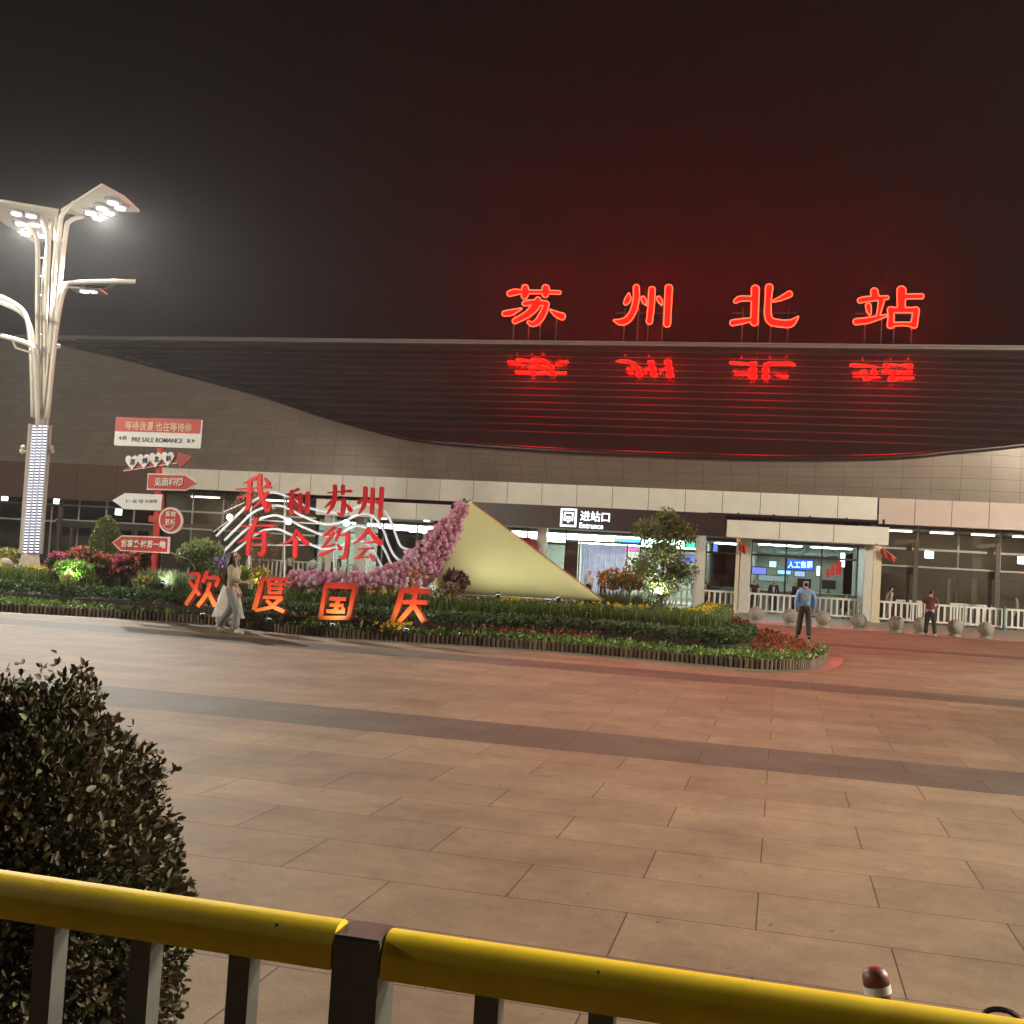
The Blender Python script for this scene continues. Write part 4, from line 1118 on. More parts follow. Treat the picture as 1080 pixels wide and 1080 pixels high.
b1 = board_('arrow_board', [(412, 622), (772, 630), (878, 712), (770, 788), (402, 778)], (110, 430), redb, rim=pinkb)
mb = MB(); text_on(mb, '见面相拥', 110+475/9, 430+664/9, 110+742/9, 430+744/9, YP-.03, .015, .025); mb.build('lettering', white_l, b1)
b2 = board_('arrow_board', [(75, 160), (196, 90), (550, 106), (537, 255), (190, 242)], (110, 510), whb)
mb = MB(); text_on(mb, '下一站 ♥ 幸福里', 110+190/9, 510+150/9, 110+500/9, 510+188/9, YP-.012, .011); mb.build('lettering', mat('pale ink', (.40, .38, .45), .5), b2)
mb = MB(); mb.plate([qp(520, 92, (110, 510))+Vector((.03, .02, 0)), qp(552, 106, (110, 510))+Vector((.03, .02, 0)), qp(540, 258, (110, 510))+Vector((.03, .02, 0)), qp(500, 258, (110, 510))+Vector((0.02, .02, -.02))], (0, .03, 0)); mb.build('edge', redb, b2)
cpts = [(627+112*math.cos(t), 350+126*math.sin(t)) for t in np.linspace(0, 2*math.pi, 33)[:-1]]
b3 = board_('round_board', cpts, (110, 510), redb, rim=pinkb)
mb = MB(); text_on(mb, '爱在', 110+580/9, 510+262/9, 110+680/9, 510+312/9, YP-.03, .015, .02); text_on(mb, '苏城', 110+575/9, 510+335/9, 110+672/9, 510+396/9, YP-.03, .015, .02)
sp_ = [qp(560+110*t, 395+42*math.sin(math.pi*t), (110, 510))+Vector((0, -.025, 0)) for t in np.linspace(0, 1, 9)]; mb.tube(sp_, .012, 5); mb.build('lettering', white_l, b3)
mb = MB(); a = qp(500, 300, (110, 510)); b = qp(530, 300, (110, 510)); mb.bb((a.x-.02, YP+.02, a.z-.03), (b.x+.05, YP+.06, a.z+.03)); mb.build('bracket', redb, sp)
b4 = board_('arrow_board', [(73, 560), (165, 490), (614, 507), (606, 664), (153, 640)], (110, 510), redb, rim=pinkb)
mb = MB(); text_on(mb, '吉喜来·姑苏一地', 110+160/9, 510+530/9, 110+580/9, 510+600/9, YP-.03, .015, .03, tilt=1.6); mb.build('lettering', white_l, b4)
# small white pipe rail beside the post
mb = MB(); mb.tube([P(178, 582, 28), P(190, 587, 28), P(200, 590, 28), P(206, 600, 28)], .02, 6); tag(mb.build('garden_hose', mat('hose', (.5, .5, .46), .5), origin=P(206, 600, 28)), 'thin pale pipe bending down beside the lowest red arrow', 'pipe')

# ------------------------------------------------------------------ wave sign with red characters
YW = P(330, 560, 30).y
wave = thing('wave_sign', (P(330, 612, 30).x, YW, .6), 'sign of four white wavy tubes carrying eight red characters', 'sign')
A1 = lambda L: [(220+x/9.818, 490+y/9.818) for x, y in L]
A2 = lambda L: [(320+x/9.818, 490+y/9.818) for x, y in L]
tubes = [A1([(80, 740), (200, 620), (300, 520), (430, 400), (520, 345), (620, 298), (700, 292), (830, 338), (1000, 430)])+A2([(110, 462), (300, 495), (440, 488), (560, 440), (680, 412), (800, 460), (880, 540), (930, 650), (980, 790), (1015, 850), (1090, 882)])+[(440, 580.5), (447, 580)],
         A1([(165, 785), (330, 620), (440, 510), (560, 450), (700, 424), (830, 455), (960, 530)])+A2([(0, 535), (150, 600), (280, 618), (420, 590), (540, 530), (640, 510), (740, 550), (830, 680), (880, 820), (940, 940), (1010, 1000), (1085, 1022)])+[(433, 594)],
         A1([(140, 920), (300, 755), (430, 640), (520, 570), (640, 532), (720, 530), (850, 580), (980, 650)])+A2([(0, 648), (170, 720), (250, 738), (380, 718), (500, 650), (580, 636), (680, 670), (770, 770), (850, 900), (900, 1010), (945, 1080)]),
         A1([(245, 920), (400, 790), (480, 730), (600, 675), (720, 670), (830, 715), (950, 775)])+A2([(0, 785), (100, 838), (200, 870), (290, 873), (380, 850), (470, 800), (540, 786), (620, 800), (700, 860), (760, 960), (825, 1080)])]
tubem = mat('wave tube', (.75, .78, .80), .35, emis=(.82, .9, 1), es=.22)
for tpx in tubes:
    mb = MB(); q = [PY(float(p[0]), float(p[1]), YW) for p in smooth_path(tpx, 4)]; mb.tube(q, .033, 8); mb.build('wave_tube', tubem, wave, smooth=True)
mb = MB()
for a, b in (((265, 533), (262, 612)), ((392, 545), (386, 612))): mb.tube([PY(*a, YW+.08), PY(*b, YW+.08)], .03, 6)
for a, b in (((300, 520), (300, 612)), ((352, 535), (352, 612))): mb.tube([PY(*a, YW+.35), PY(*b, YW+.35)], .022, 6)
mb.tube([PY(262, 575, YW+.1), PY(386, 575, YW+.1)], .016, 6); mb.tube([PY(265, 548, YW+.1), PY(392, 556, YW+.1)], .016, 6)
for k, (x, y) in enumerate(((258, 530), (247, 545))): mb.tube([PY(x, y, YW+.05), PY(x-22, y+10+k*6, YW+.05)], .016, 5)
mb.build('support_frame', mat('wave frame', (.62, .64, .64), .4), wave)
for x, y in ((242.5, 545.5), (304.5, 550), (365.5, 551.5)):
    mb = MB(); c = PY(x, y, YW-.1); mb.tube([c+Vector((0, .1, 0)), c], [.05, .09], 8); h = mb.build('flood_lamp', darkm, wave); mb = MB(); mb.disc(c+Vector((0, -.015, 0)), .085, (0, 1, 0), .02); mb.build('lens', emit('small flood', (.85, .95, 1), 9), h)
g1, g2_ = ((220, 490), 9.818), ((320, 490), 9.818)
W = {
 '我': (g1, [[(478, 138, 40), (425, 165, 24), (362, 192, 8)], [(283, 256, 12), (450, 242, 14), (640, 234, 22)], [(425, 165, 38), (416, 300, 42), (404, 430, 42), (366, 482, 10)], [(295, 338, 12), (385, 322, 30), (455, 268, 10)], [(525, 108, 42), (524, 250, 46), (560, 380, 50), (612, 470, 44), (634, 380, 10)], [(605, 290, 32), (545, 370, 22), (450, 450, 8)], [(578, 140, 16), (616, 195, 46)], [(590, 225, 34), (640, 232, 12)]]),
 '和': (g1, [[(922, 252, 26), (868, 280, 14), (828, 292, 6)], [(812, 348, 10), (935, 332, 16)], [(858, 275, 34), (850, 505, 34)], [(852, 345, 20), (812, 445, 8)], [(878, 365, 10), (908, 425, 28)], [(945, 308, 32), (938, 490, 32)], [(1022, 292, 34), (1014, 492, 38)], [(940, 318, 16), (1020, 312, 16)], [(935, 455, 14), (1015, 450, 14)]]),
 '苏': (g2_, [[(250, 292, 14), (400, 278, 16), (484, 272, 30)], [(322, 218, 34), (318, 330, 38), (292, 430, 30), (240, 508, 8)], [(406, 220, 34), (400, 305, 28)], [(285, 372, 16), (425, 362, 18)], [(412, 362, 40), (406, 460, 40), (388, 518, 34), (348, 498, 10)], [(280, 388, 30), (215, 446, 6)], [(428, 402, 12), (466, 440, 32), (480, 472, 42)]]),
 '州': (g2_, [[(602, 350, 16), (566, 396, 32)], [(637, 238, 38), (630, 380, 38), (604, 455, 26), (568, 508, 8)], [(660, 352, 12), (674, 388, 30)], [(713, 250, 36), (704, 500, 38)], [(744, 358, 12), (757, 392, 30)], [(808, 245, 42), (790, 540, 40)]]),
 '有': (g1, [[(338, 640, 14), (500, 632, 16), (662, 632, 28)], [(487, 562, 42), (445, 675, 42), (380, 762, 28), (296, 812, 8)], [(420, 700, 44), (404, 925, 42)], [(572, 698, 42), (566, 880, 46), (540, 932, 40), (508, 908, 10)], [(420, 708, 14), (590, 700, 16)], [(425, 766, 14), (560, 757, 14)], [(425, 828, 14), (560, 817, 14)]]),
 '个': (g1, [[(907, 680, 30), (860, 770, 28), (768, 828, 8)], [(908, 682, 16), (960, 760, 36), (1012, 818, 46)], [(896, 772, 44), (890, 950, 44)]]),
 '约': (g2_, [[(320, 648, 28), (196, 742, 12)], [(196, 740, 12), (305, 716, 20)], [(305, 712, 32), (188, 862, 12)], [(188, 860, 14), (312, 828, 20)], [(316, 876, 14), (168, 934, 38)], [(374, 665, 32), (330, 792, 14)], [(340, 738, 14), (462, 724, 26)], [(456, 720, 42), (442, 900, 46), (412, 966, 42), (368, 948, 10)], [(348, 826, 12), (378, 874, 38)]]),
 '会': (g2_, [[(670, 664, 38), (605, 752, 30), (518, 815, 8)], [(664, 666, 18), (724, 745, 42), (788, 815, 54)], [(620, 812, 14), (735, 802, 22)], [(568, 878, 14), (722, 864, 20)], [(645, 876, 22), (560, 968, 28)], [(528, 968, 16), (705, 955, 16)], [(688, 925, 18), (726, 985, 46)]]),
}
redc = mat('red character', (.68, .008, .014), .4, var=.05); redd = mat('red character side', (.4, .01, .012), .4)
for ch, ((og, sc), st) in W.items():
    mb, loops = glyph(st, YW-.14, .09, og, sc, rnd=True, curve=True); h = mb.build('red_character', [redc, redd], wave); h['label'] = f'red character {ch}'

# ------------------------------------------------------------------ slanted orange and red characters in front
def gradmat():
    m, t, b = nodes('red to orange fade'); N, L = t.nodes, t.links  # orange at the foot of each character, red at the top
    tc = N.new('ShaderNodeTexCoord'); sx = N.new('ShaderNodeSeparateXYZ'); L.new(tc.outputs['Object'], sx.inputs[0])
    cr = N.new('ShaderNodeValToRGB'); e = cr.color_ramp.elements; e[0].position = 0; e[0].color = (.80, .20, .03, 1); e[1].position = 1; e[1].color = (.50, .02, .012, 1); x = e.new(.5); x.color = (.72, .06, .018, 1)
    mr = N.new('ShaderNodeMapRange'); mr.inputs[1].default_value = .0; mr.inputs[2].default_value = .85; L.new(sx.outputs[2], mr.inputs[0]); L.new(mr.outputs[0], cr.inputs[0]); L.new(cr.outputs[0], b.inputs['Base Color']); b.inputs['Roughness'].default_value = .45
    return m


gm_ = gradmat(); side_m = mat('character side', (.2, .03, .02), .5)
CD = 24.6
B7 = ((180, 570), 6.75); B8 = ((330, 570), 6.353)
QC = {
 '欢': (B7, [[(130, 240, 26), (205, 238, 26)], [(205, 238, 28), (175, 350, 28), (105, 460, 30)], [(130, 285, 24), (205, 390, 26)], [(262, 215, 30), (225, 300, 28)], [(240, 262, 26), (345, 268, 26)], [(345, 268, 26), (318, 330, 24)], [(280, 300, 26), (255, 385, 28), (190, 470, 30)], [(262, 355, 26), (318, 470, 34)]], '欢'),
 '度': (B7, [[(640, 272, 26), (835, 278, 28)], [(735, 255, 20), (735, 275, 26)], [(652, 275, 34), (620, 400, 36), (592, 498, 34)], [(685, 308, 20), (820, 312, 20)], [(705, 285, 22), (700, 372, 24)], [(785, 288, 22), (778, 374, 24)], [(690, 340, 18), (800, 345, 18)], [(690, 372, 20), (790, 374, 20)], [(655, 404, 24), (795, 408, 24)], [(790, 410, 26), (715, 475, 26), (600, 500, 24)], [(680, 425, 24), (740, 478, 28), (808, 508, 30)]], '度'),
 '国': (B8, [[(80, 300, 40), (285, 306, 40)], [(85, 300, 24), (48, 525, 28)], [(282, 300, 28), (238, 520, 30)], [(40, 518, 26), (240, 520, 28)], [(108, 390, 24), (222, 394, 24)], [(170, 392, 30), (150, 480, 32)], [(112, 432, 22), (205, 435, 22)], [(90, 474, 26), (215, 478, 26)], [(192, 445, 18), (210, 466, 20)]], '国'),
 '庆': (B8, [[(685, 295, 26), (690, 335, 30)], [(590, 335, 34), (785, 340, 34)], [(598, 335, 36), (570, 440, 36), (530, 545, 34)], [(598, 412, 30), (765, 416, 30)], [(690, 345, 34), (668, 440, 34), (575, 545, 30)], [(672, 430, 30), (715, 500, 32), (742, 548, 32)]], '庆'),
}
CL = {'欢': 'slanted red orange character 欢 left of the walking women', '度': 'slanted red orange character 度 right of the walking women', '国': 'slanted boxed character 国 standing in the flower bed', '庆': 'slanted orange character 庆 below the pink blossom cascade'}
for ch, ((og, sc), st, _) in QC.items():
    ys = [p[1] for s in st for p in s]; xs = [p[0] for s in st for p in s]; cx, cy = og[0]+sum(xs)/len(xs)/sc, og[1]+max(ys)/sc
    Y_ = P(cx, cy, {'欢': 23.9, '度': 23.5, '国': 22.95, '庆': 22.85}[ch]).y
    mb, loops = glyph(st, Y_, .14, og, sc, rnd=False, curve=False)
    zs = [v[2] for v in mb.v]; c = PY(cx, cy, Y_); e = thing('slanted_character', (c.x, Y_, min(zs)), CL[ch], 'sign letter', 'festival greeting characters')
    mb.build('face', [gm_, side_m], e)
    X0, X1 = min(v[0] for l in [loops] for lp in l for v in lp), max(v[0] for l in [loops] for lp in l for v in lp)
    for X in (X0+.18, X1-.18): mb = MB(); mb.bar((X, Y_+.16, .13), (X, Y_+.16, min(zs)+.5), .03, .03); mb.build('stake', darkm, e)

# ------------------------------------------------------------------ yellow cone and blossom cascade
DC = 28.0
tip = P(637, 634, DC+.2); mt_ = P(496.5, 529.5, DC); mbm = P(462, 625, DC-.2)
mc = (mt_+mbm)/2; ax = (tip-mc)
vr = (mt_-mbm)/2; R1 = vr.length; dv = vr.normalized(); dd = ax.normalized().cross(dv).normalized()
cone = thing('cone_sculpture', (mc.x, mc.y, .6), 'big pale yellow cone lying on its side with its tip to the right', 'sculpture')
yel_s = mat('cone yellow', (.76, .74, .37), .55, var=.04, scale=1)
mb = MB(); n_ = 64; ri = 12; vs = []
for i in range(ri+1):
    f_ = i/ri
    for j in range(n_+1):
        a_ = 2*math.pi*j/n_
        rim = mc+dv*math.cos(a_)*R1+dd*math.sin(a_)*R1*.62-ax.normalized()*(.42*math.sin(a_)**2)
        vs.append(rim.lerp(tip, f_))
fs = [(i*(n_+1)+j, i*(n_+1)+j+1, (i+1)*(n_+1)+j+1, (i+1)*(n_+1)+j) for i in range(ri) for j in range(n_)]
mb.add(vs, fs); mb.build('shell', yel_s, cone, smooth=True)
mb = MB(); mb.tube([v_+Vector((.01, 0, .01)) for v_ in vs[0::n_+1]], .02, 6); mb.build('seam', mat('cone seam', (.62, .22, .12), .5), cone)
mb = MB(); mb.tube(vs[:n_+1], .03, 6); mb.build('rim', yel_s, cone)
mb = MB(); a = vs[(n_//2)*0+int(n_*.80)]; 
cc_ = PY(470, 612, (mt_.y))
# blossoms
ppl = leafmat('pompon petal', [(.62, .20, .36), (.78, .38, .53), (.85, .54, .66), (.70, .28, .46)], .6, .15)
ppk = leafmat('pompon pale petal', [(.72, .48, .58), (.80, .64, .70), (.66, .38, .50)], .6, .15)
ppo = leafmat('pompon coral petal', [(.62, .22, .18), (.72, .36, .28)], .6, .15)


def pom(r, n=70):
    d = rng.normal(size=(n, 3)); d /= np.linalg.norm(d, axis=1)[:, None]; d[:, 2] = np.abs(d[:, 2])*1.0-.25*(rng.uniform(size=n) < .4)
    V, F = leaves(d*r*.72, r*.36, .8, .1, .5, dirs=d*1.5); cv = MB(); cv.ball((0, 0, 0), r*.84, 10, 6)
    cf = [f if len(f) == 4 else (f[0], f[1], f[2], f[2]) for f in cv.f]; fq = [f for f in cv.f if len(f) == 4]
    return np.concatenate([V, np.array(cv.v)]), np.concatenate([F, np.array(fq)+len(V)])


spine = [(491, 531, 3.5, 27.7), (481, 545, 8, 27.4), (470, 563, 12, 27.0), (457, 581, 16, 26.7), (444, 596, 19, 26.4), (425, 607, 15, 26.1), (395, 613, 9.5, 25.9), (362, 613.5, 8, 25.9), (330, 612.5, 8, 26), (305, 610.5, 6, 26.1)]
casc = thing('blossom_cascade', P(420, 622, 26.2), 'cascade of pink pompon blossoms pouring from the cone mouth along the bed', 'flowers')
sps = smooth_path(spine, 10); seglen = np.array([np.hypot(*(sps[i+1][:2]-sps[i][:2]))*(sps[i][2]+3) for i in range(len(sps)-1)]); pr = seglen/seglen.sum()
fl_pts = []
tries = 0
while len(fl_pts) < 250 and tries < 9000:
    tries += 1
    i = rng.choice(len(pr), p=pr); a, b = sps[i], sps[i+1]; u = rng.uniform(); q = a+(b-a)*u; t = (b-a)[:2]; t = t/np.hypot(*t); v_ = rng.uniform(-1, 1)
    x, y = q[0]-t[1]*v_*q[2], q[1]+t[0]*v_*q[2]; d = q[3]-.35*math.sqrt(max(0, 1-v_*v_))
    if all((x-p[0])**2+(y-p[1])**2 > 5.4**2 for p in fl_pts): fl_pts.append((x, y, d))
fl_pts.sort(key=lambda p: p[2])
meshes = {}
for key, mt2 in (('a', ppl), ('b', ppk), ('c', ppo)):
    V, F = pom(.108); o = npmesh('blossom', V, F, mt2); meshes[key] = o.data; bpy.data.objects.remove(o)
rest = {'a': [], 'b': [], 'c': []}
nb = 0
co = wpos(casc)
for i, (x, y, d) in enumerate(fl_pts):
    key = 'c' if (y > 590 and x > 430 and random.random() < .25) else ('b' if (x < 450 and random.random() < .5) else 'a'); p = P(x, y, d)
    if nb < 99 and i % 5 < 2:
        nb += 1; o = bpy.data.objects.new('blossom', meshes[key]); COL.objects.link(o); o.parent = casc; o.location = p-co; o.rotation_euler = (random.uniform(-.5, .5), random.uniform(-.5, .5), random.uniform(0, 6)); s_ = random.uniform(.85, 1.25); o.scale = (s_,)*3
    else:
        V, F = pom(.108*random.uniform(.85, 1.2)); rest[key].append((V+np.array(p), F))
for key, mt2 in (('a', ppl), ('b', ppk), ('c', ppo)):
    if rest[key]:
        Vs = np.concatenate([q[0] for q in rest[key]]); o_ = 0; Fs = []
        for V, F in rest[key]: Fs.append(F+o_); o_ += len(V)
        npmesh('blossom_mass', Vs, np.concatenate(Fs), mt2, casc)['kind'] = 'stuff'
pts = []
for i in range(2000):
    q = sps[min(len(sps)-1, int(rng.uniform(0, 1)*len(sps)))]; v_ = rng.uniform(-1, 1)*q[2]; pts.append(tuple(P(q[0]+rng.uniform(-4, 4), q[1]+v_*.9, q[3]+rng.uniform(-.05, .35))))
V, F = leaves(np.array(pts), .1, .5, .2); npmesh('foliage', V, F, darkl, casc)
mb = MB(); q = [P(p[0], p[1]+p[2]*.35, p[3]+.35) for p in spine]; mb.tube(q, [max(.05, p[2]*.017) for p in spine], 10); mb.build('core_frame', soil, casc)
pts = np.array([tuple(P(x, 622+rng.uniform(-4, 5)+(x-380)*.03, 25.7)) for x in rng.uniform(325, 470, 130)]); flowers('white_flowers', pts, .07, leafmat('white petal', [(.55, .58, .4), (.75, .75, .65)], .6), 'row of small white flowers under the pink blossom cascade')
# red lantern behind the cone and one by the column
for x, y, lb in ((555, 577, 'red lantern half hidden behind the upper edge of the yellow cone'), (463, 554, 'small red lantern left of the cone mouth')):
    c = P(x, y, 57.6); e = thing('red_lantern', (c.x, c.y, c.z), lb, 'lantern', 'red lanterns'); mb = MB(); mb.ball(c, .66 if x > 500 else .33, 16, 10, (1, 1, .8)); mb.build('shade', mat('lantern red', (.2, .01, .01), .5), e, smooth=True)
    mb = MB(); mb.tube([(c.x, c.y, c.z+.3), (c.x, c.y, z_b0+.15)], .015, 5); mb.lathe((c.x, c.y, c.z-.5), [(.03, 0), (.05, .14)], 6); mb.build('cord', mat('cord gold', (.5, .35, .08), .5), e)

# ------------------------------------------------------------------ white fences, bollards, stone balls
fencem = mat('fence white', (.72, .71, .66), .4, var=.06, scale=3)


def fence(p0, p1, h, label, zb=.10, n=None, dark_ends=False):
    p0, p1 = Vector(p0), Vector(p1); L_ = (p1-p0).length; d = (p1-p0).normalized(); e = thing('fence_panel', p0, label, 'fence', 'white fence panels')
    mb = MB(); up = Vector((0, 0, 1))
    mb.bar(p0+up*h, p1+up*h, .07, .09); mb.build('top_rail', fencem, e); mb = MB(); mb.bar(p0+up*(zb+.05), p1+up*(zb+.05), .06, .08); mb.build('bottom_rail', fencem, e)
    n = n or max(2, round(L_/.27)); 
    for i in range(n+1):
        q = p0.lerp(p1, i/n); wd = .09; mb = MB(); end = i in (0, n)
        mb.bar(q+up*(.04 if end else zb+.06), q+up*(h-.03), wd, .05); mb.build('fence_post' if end else 'baluster', fencem, e)
    for q in (p0, p1):
        mb = MB(); mb.box(q+up*.02, (.3, .4, .04)); mb.build('foot', darkm, e)
    return e


YFN = 56.9


def fx(x, y=655): return PY(x, y, YFN).x


FZ = .97
for x0, x1, lb in ((700, 776, 'white slatted fence panel left of the flag column'), (783, 857, 'white slatted fence panel behind the man in blue, left half'), (858, 919, 'white slatted fence panel ending at the cream column'),
                   (926, 975, 'white slatted fence panel right of the cream column'), (976, 1016, 'white slatted fence panel behind the man in maroon, right side'), (1017, 1057, 'white slatted fence panel left of the teal post'), (1061, 1100, 'white slatted fence panel at the right edge beyond the teal post')):
    fence((fx(x0), YFN, .03), (fx(x1), YFN, .03), FZ, lb)
for x0, x1, lb in ((270, 337, 'white slatted fence panel under the character 个'), (338, 404, 'white slatted fence panel behind the two visitors'), (405, 470, 'white slatted fence panel under the character 会 by the blossoms')):
    fence((PY(x0, 600, 61).x*.985, 58.9, .03), (PY(x1, 602, 61).x*.985, 58.9, .03), 1.12, lb)
for x0, x1, lb in ((945, 972, 'short white barrier behind the man in maroon'), (1000, 1046, 'white barrier further back at the right windows')):
    fence((PY(x0, 640, 59.3).x, 59.3, .03), (PY(x1, 640, 59.3).x, 59.3, .03), 1.05, lb)
for x, col, lb in ((917, darkm, 'black bollard at the foot of the cream column'), (784.5, darkm, 'black bollard beside the flag column'), (1059, mat('teal steel', (.06, .14, .15), .4, metal=.3), 'teal fence post with a spread foot at the right')):
    c = PY(x, 655, YFN-.25); e = thing('bollard', (c.x, c.y, .03), lb, 'bollard'); mb = MB(); mb.lathe((c.x, c.y, .03), [(.2, 0), (.19, .04), (.1, .09), (.075, .12), (.07, 1.0), (.06, 1.04)], 14); mb.build('post', col, e, smooth=True, angle=40)
    mb = MB(); mb.lathe((c.x, c.y, 1.07), [(.085, 0), (.085, .06), (.05, .1)], 14); mb.build('cap', col, e)
stone = mat('ball stone', (.27, .245, .20), .7, var=.2, scale=9, bump=.25)
balls = [(766, 650.5), (797, 652.5), (833, 654.5), (868, 657.5), (906, 661), (944.5, 664.5), (971, 667.5), (1007, 670), (1039.5, 673)]
where = ['pale stone ball leftmost of the row, just right of the hedge end', 'pale stone ball in front of the flag column', 'pale stone ball beside the left hand of the man in blue', 'pale stone ball just right of the man in blue',
         'pale stone ball between the man in blue and the black bollard', 'pale stone ball right of the cream column', 'pale stone ball half hidden by the man in maroon', 'pale stone ball just right of the man in maroon', 'pale stone ball rightmost of the row']
proto = None
for (x, y), lb in zip(balls, where):
    c = PZ(x, y+5.5, .0); k = 44.9/max(1, c.y); c = Vector((c.x*k, 44.9, .03)); c.x = PY(x, y, 44.9).x
    if proto is None:
        proto = thing('stone_ball', c, lb, 'stone ball', 'stone balls in a row'); mb = MB(); mb.ball(c+Vector((0, 0, .34)), .29, 26, 16); mb.build('sphere', stone, proto, smooth=True)
        mb = MB(); mb.lathe(c, [(.24, 0), (.24, .05), (.19, .09)], 20); mb.build('base', stone, proto)
    else:
        o = copy_tree(proto); o.location = c; o['label'] = lb
c = P(4, 602, 38); o = copy_tree(proto); o.location = (c.x, c.y, .3); o['label'] = 'pale stone ball left of the lamp base at the left edge'; o['group'] = 'stone balls in a row'
c = P(62, 606, 35); o = copy_tree(proto); o.location = (c.x, c.y, .42); o['label'] = 'pale stone ball just right of the lamp base'; o['group'] = 'stone balls in a row'
# clipped hedge at far left
e = thing('clipped_hedge', P(0, 602, 44), 'square clipped yellow green hedge at the left edge behind the lamp', 'hedge'); c0 = P(-30, 599, 44); c1 = P(15, 600, 44); n_ = 6000
pts = np.stack([rng.uniform(c0.x, c1.x, n_), rng.uniform(c0.y, c0.y+1.5, n_), rng.uniform(.3, P(0, 579, 44).z, n_)], 1); V, F = leaves(pts, .11, .5, .3); npmesh('foliage', V, F, leafmat('clipped leaf', [(.14, .15, .03), (.22, .22, .05), (.3, .28, .07)]), e)

# steel posts with arms and the long beam before the windows
YB = 58.2
for x, yt, arm, lb in ((967, 569, -1, 'bronze steel post with a short arm behind the man in maroon'), (1053, 573, -1, 'bronze steel post with a short arm near the right edge'), (65, 527, 0, 'bronze steel post behind the topiary left of the signpost'), (234, 553, -1, 'bronze steel post with a long arm above the round shrub'), (160, 560, 0, 'bronze steel post right behind the red signpost')):
    a = PY(x, yt, YB); e = thing('steel_post', (a.x, YB, .03), lb, 'post', 'bronze posts before the windows'); mb = MB(); mb.bar((a.x, YB, .03), (a.x, YB, a.z), .2, .2); mb.build('post', brownm, e)
    if arm:
        ln = 1.0 if x > 500 else 3.0; mb = MB(); mb.bar((a.x-.12, YB, a.z-.1), (a.x-ln, YB, a.z-.22), .16, .18); mb.build('arm', brownm, e)
        mb = MB(); mb.box((a.x-.35, YB-.1, a.z-.45), (.26, .2, .3)); mb.bar((a.x-.35, YB, a.z-.18), (a.x-.35, YB, a.z-.3), .05, .05); mb.build('lamp_housing', darkm, e)
for x0, y0, x1, y1, lb in ((929, 598.5, 1130, 609, 'long dark steel beam with a pale top edge before the right windows'), (60, 552, 165, 553, 'dark steel beam before the left windows')):
    a, b = PY(x0, y0, YB+.3), PY(x1, y1, YB+.3); z = PY((x0+x1)/2, (y0+y1)/2+1, YB+.3).z; e = thing('steel_beam', (a.x, a.y, z-.25), lb, 'beam'); mb = MB(); mb.bb((a.x, YB+.2, z-.25), (b.x, YB+.6, z+.12)); mb.build('beam', mat('dark beam', (.05, .043, .036), .5), e)
    mb = MB(); mb.bb((a.x, YB+.12, z+.123), (b.x, YB+.62, z+.2)); mb.build('cap_rail', frame, e)
    for i in range(1, 5):
        X = a.x+(b.x-a.x)*(i-.3)/4.6; mb = MB(); mb.bb((X-.08, YB+.3, .03), (X+.08, YB+.5, z-.253)); mb.build('support_post', brownm, e)
# flags
for x, y, d, pts, lb in ((777, 570, YC, [(779, 572), (781, 571), (789, 578.5), (787, 583), (785, 584), (779, 580)], 'red flag hanging from the thin cream column'), (927, 579, YC, [(928.5, 579), (932, 580), (944, 588.5), (944.5, 592), (940, 592), (929, 584)], 'red flag slanting from the thick cream column')):
    q = [PY(px, py, YC-.05) for px, py in pts]; e = thing('flag', q[0], lb, 'flag', 'red flags on the columns'); mb = MB(); n1 = 8; top_ = smooth_path([tuple(q[0]), tuple(q[1]), tuple(q[2])], 6); bot_ = smooth_path([tuple(q[5]), tuple(q[4]), tuple(q[3])], 6); vs = []
    for i, (a, b) in enumerate(zip(top_, bot_)):
        for j in range(4): v_ = a+(b-a)*j/3; vs.append((v_[0], v_[1]+.09*math.sin(i*1.1+j*.5), v_[2]))
    m1 = len(top_); mb.add(vs+[(v_[0], v_[1]+.012, v_[2]) for v_ in vs], [(i*4+j, (i+1)*4+j, (i+1)*4+j+1, i*4+j+1) for i in range(m1-1) for j in range(3)]+[(m1*4+i*4+j+1, m1*4+(i+1)*4+j+1, m1*4+(i+1)*4+j, m1*4+i*4+j) for i in range(m1-1) for j in range(3)]); mb.build('cloth', mat('flag red', (.55, .035, .02), .6), e, smooth=True)
    mb = MB(); mb.tube([q[0]+Vector((-.12, .05, .22)), q[3]+Vector((.05, .03, .12))], .015, 6); mb.ball(q[0]+Vector((-.12, .05, .22)), .06, 8, 6); mb.build('staff', mat('flag staff', (.6, .5, .3), .4), e)

# ------------------------------------------------------------------ people
skinm = mat('skin', (.50, .31, .22), .5, var=.05)


def grow(name, pts, edges, rad, mt, parent, sub=2, root=0):
    """one continuous surface grown along a skeleton"""
    me = bpy.data.meshes.new(name); me.from_pydata([tuple(p) for p in pts], edges, []); o = bpy.data.objects.new(name, me); COL.objects.link(o)
    o.modifiers.new('s', 'SKIN')
    for i, sv in enumerate(me.skin_vertices[0].data):
        r = rad[i]; sv.radius = r if hasattr(r, '__len__') else (r, r); sv.use_root = (i == root)
    ss = o.modifiers.new('d', 'SUBSURF'); ss.levels = sub; ss.render_levels = sub
    dg = bpy.context.evaluated_depsgraph_get(); m2 = bpy.data.meshes.new_from_object(o.evaluated_get(dg)); m2.name = name
    o.modifiers.clear(); o.data = m2; bpy.data.meshes.remove(me)
    m2.polygons.foreach_set('use_smooth', [True]*len(m2.polygons)); m2.materials.append(mt); o.parent = parent
    return o


def cloth(n, c, rough=.8): return mat(n, c, rough, var=.14, scale=9, bump=.3)


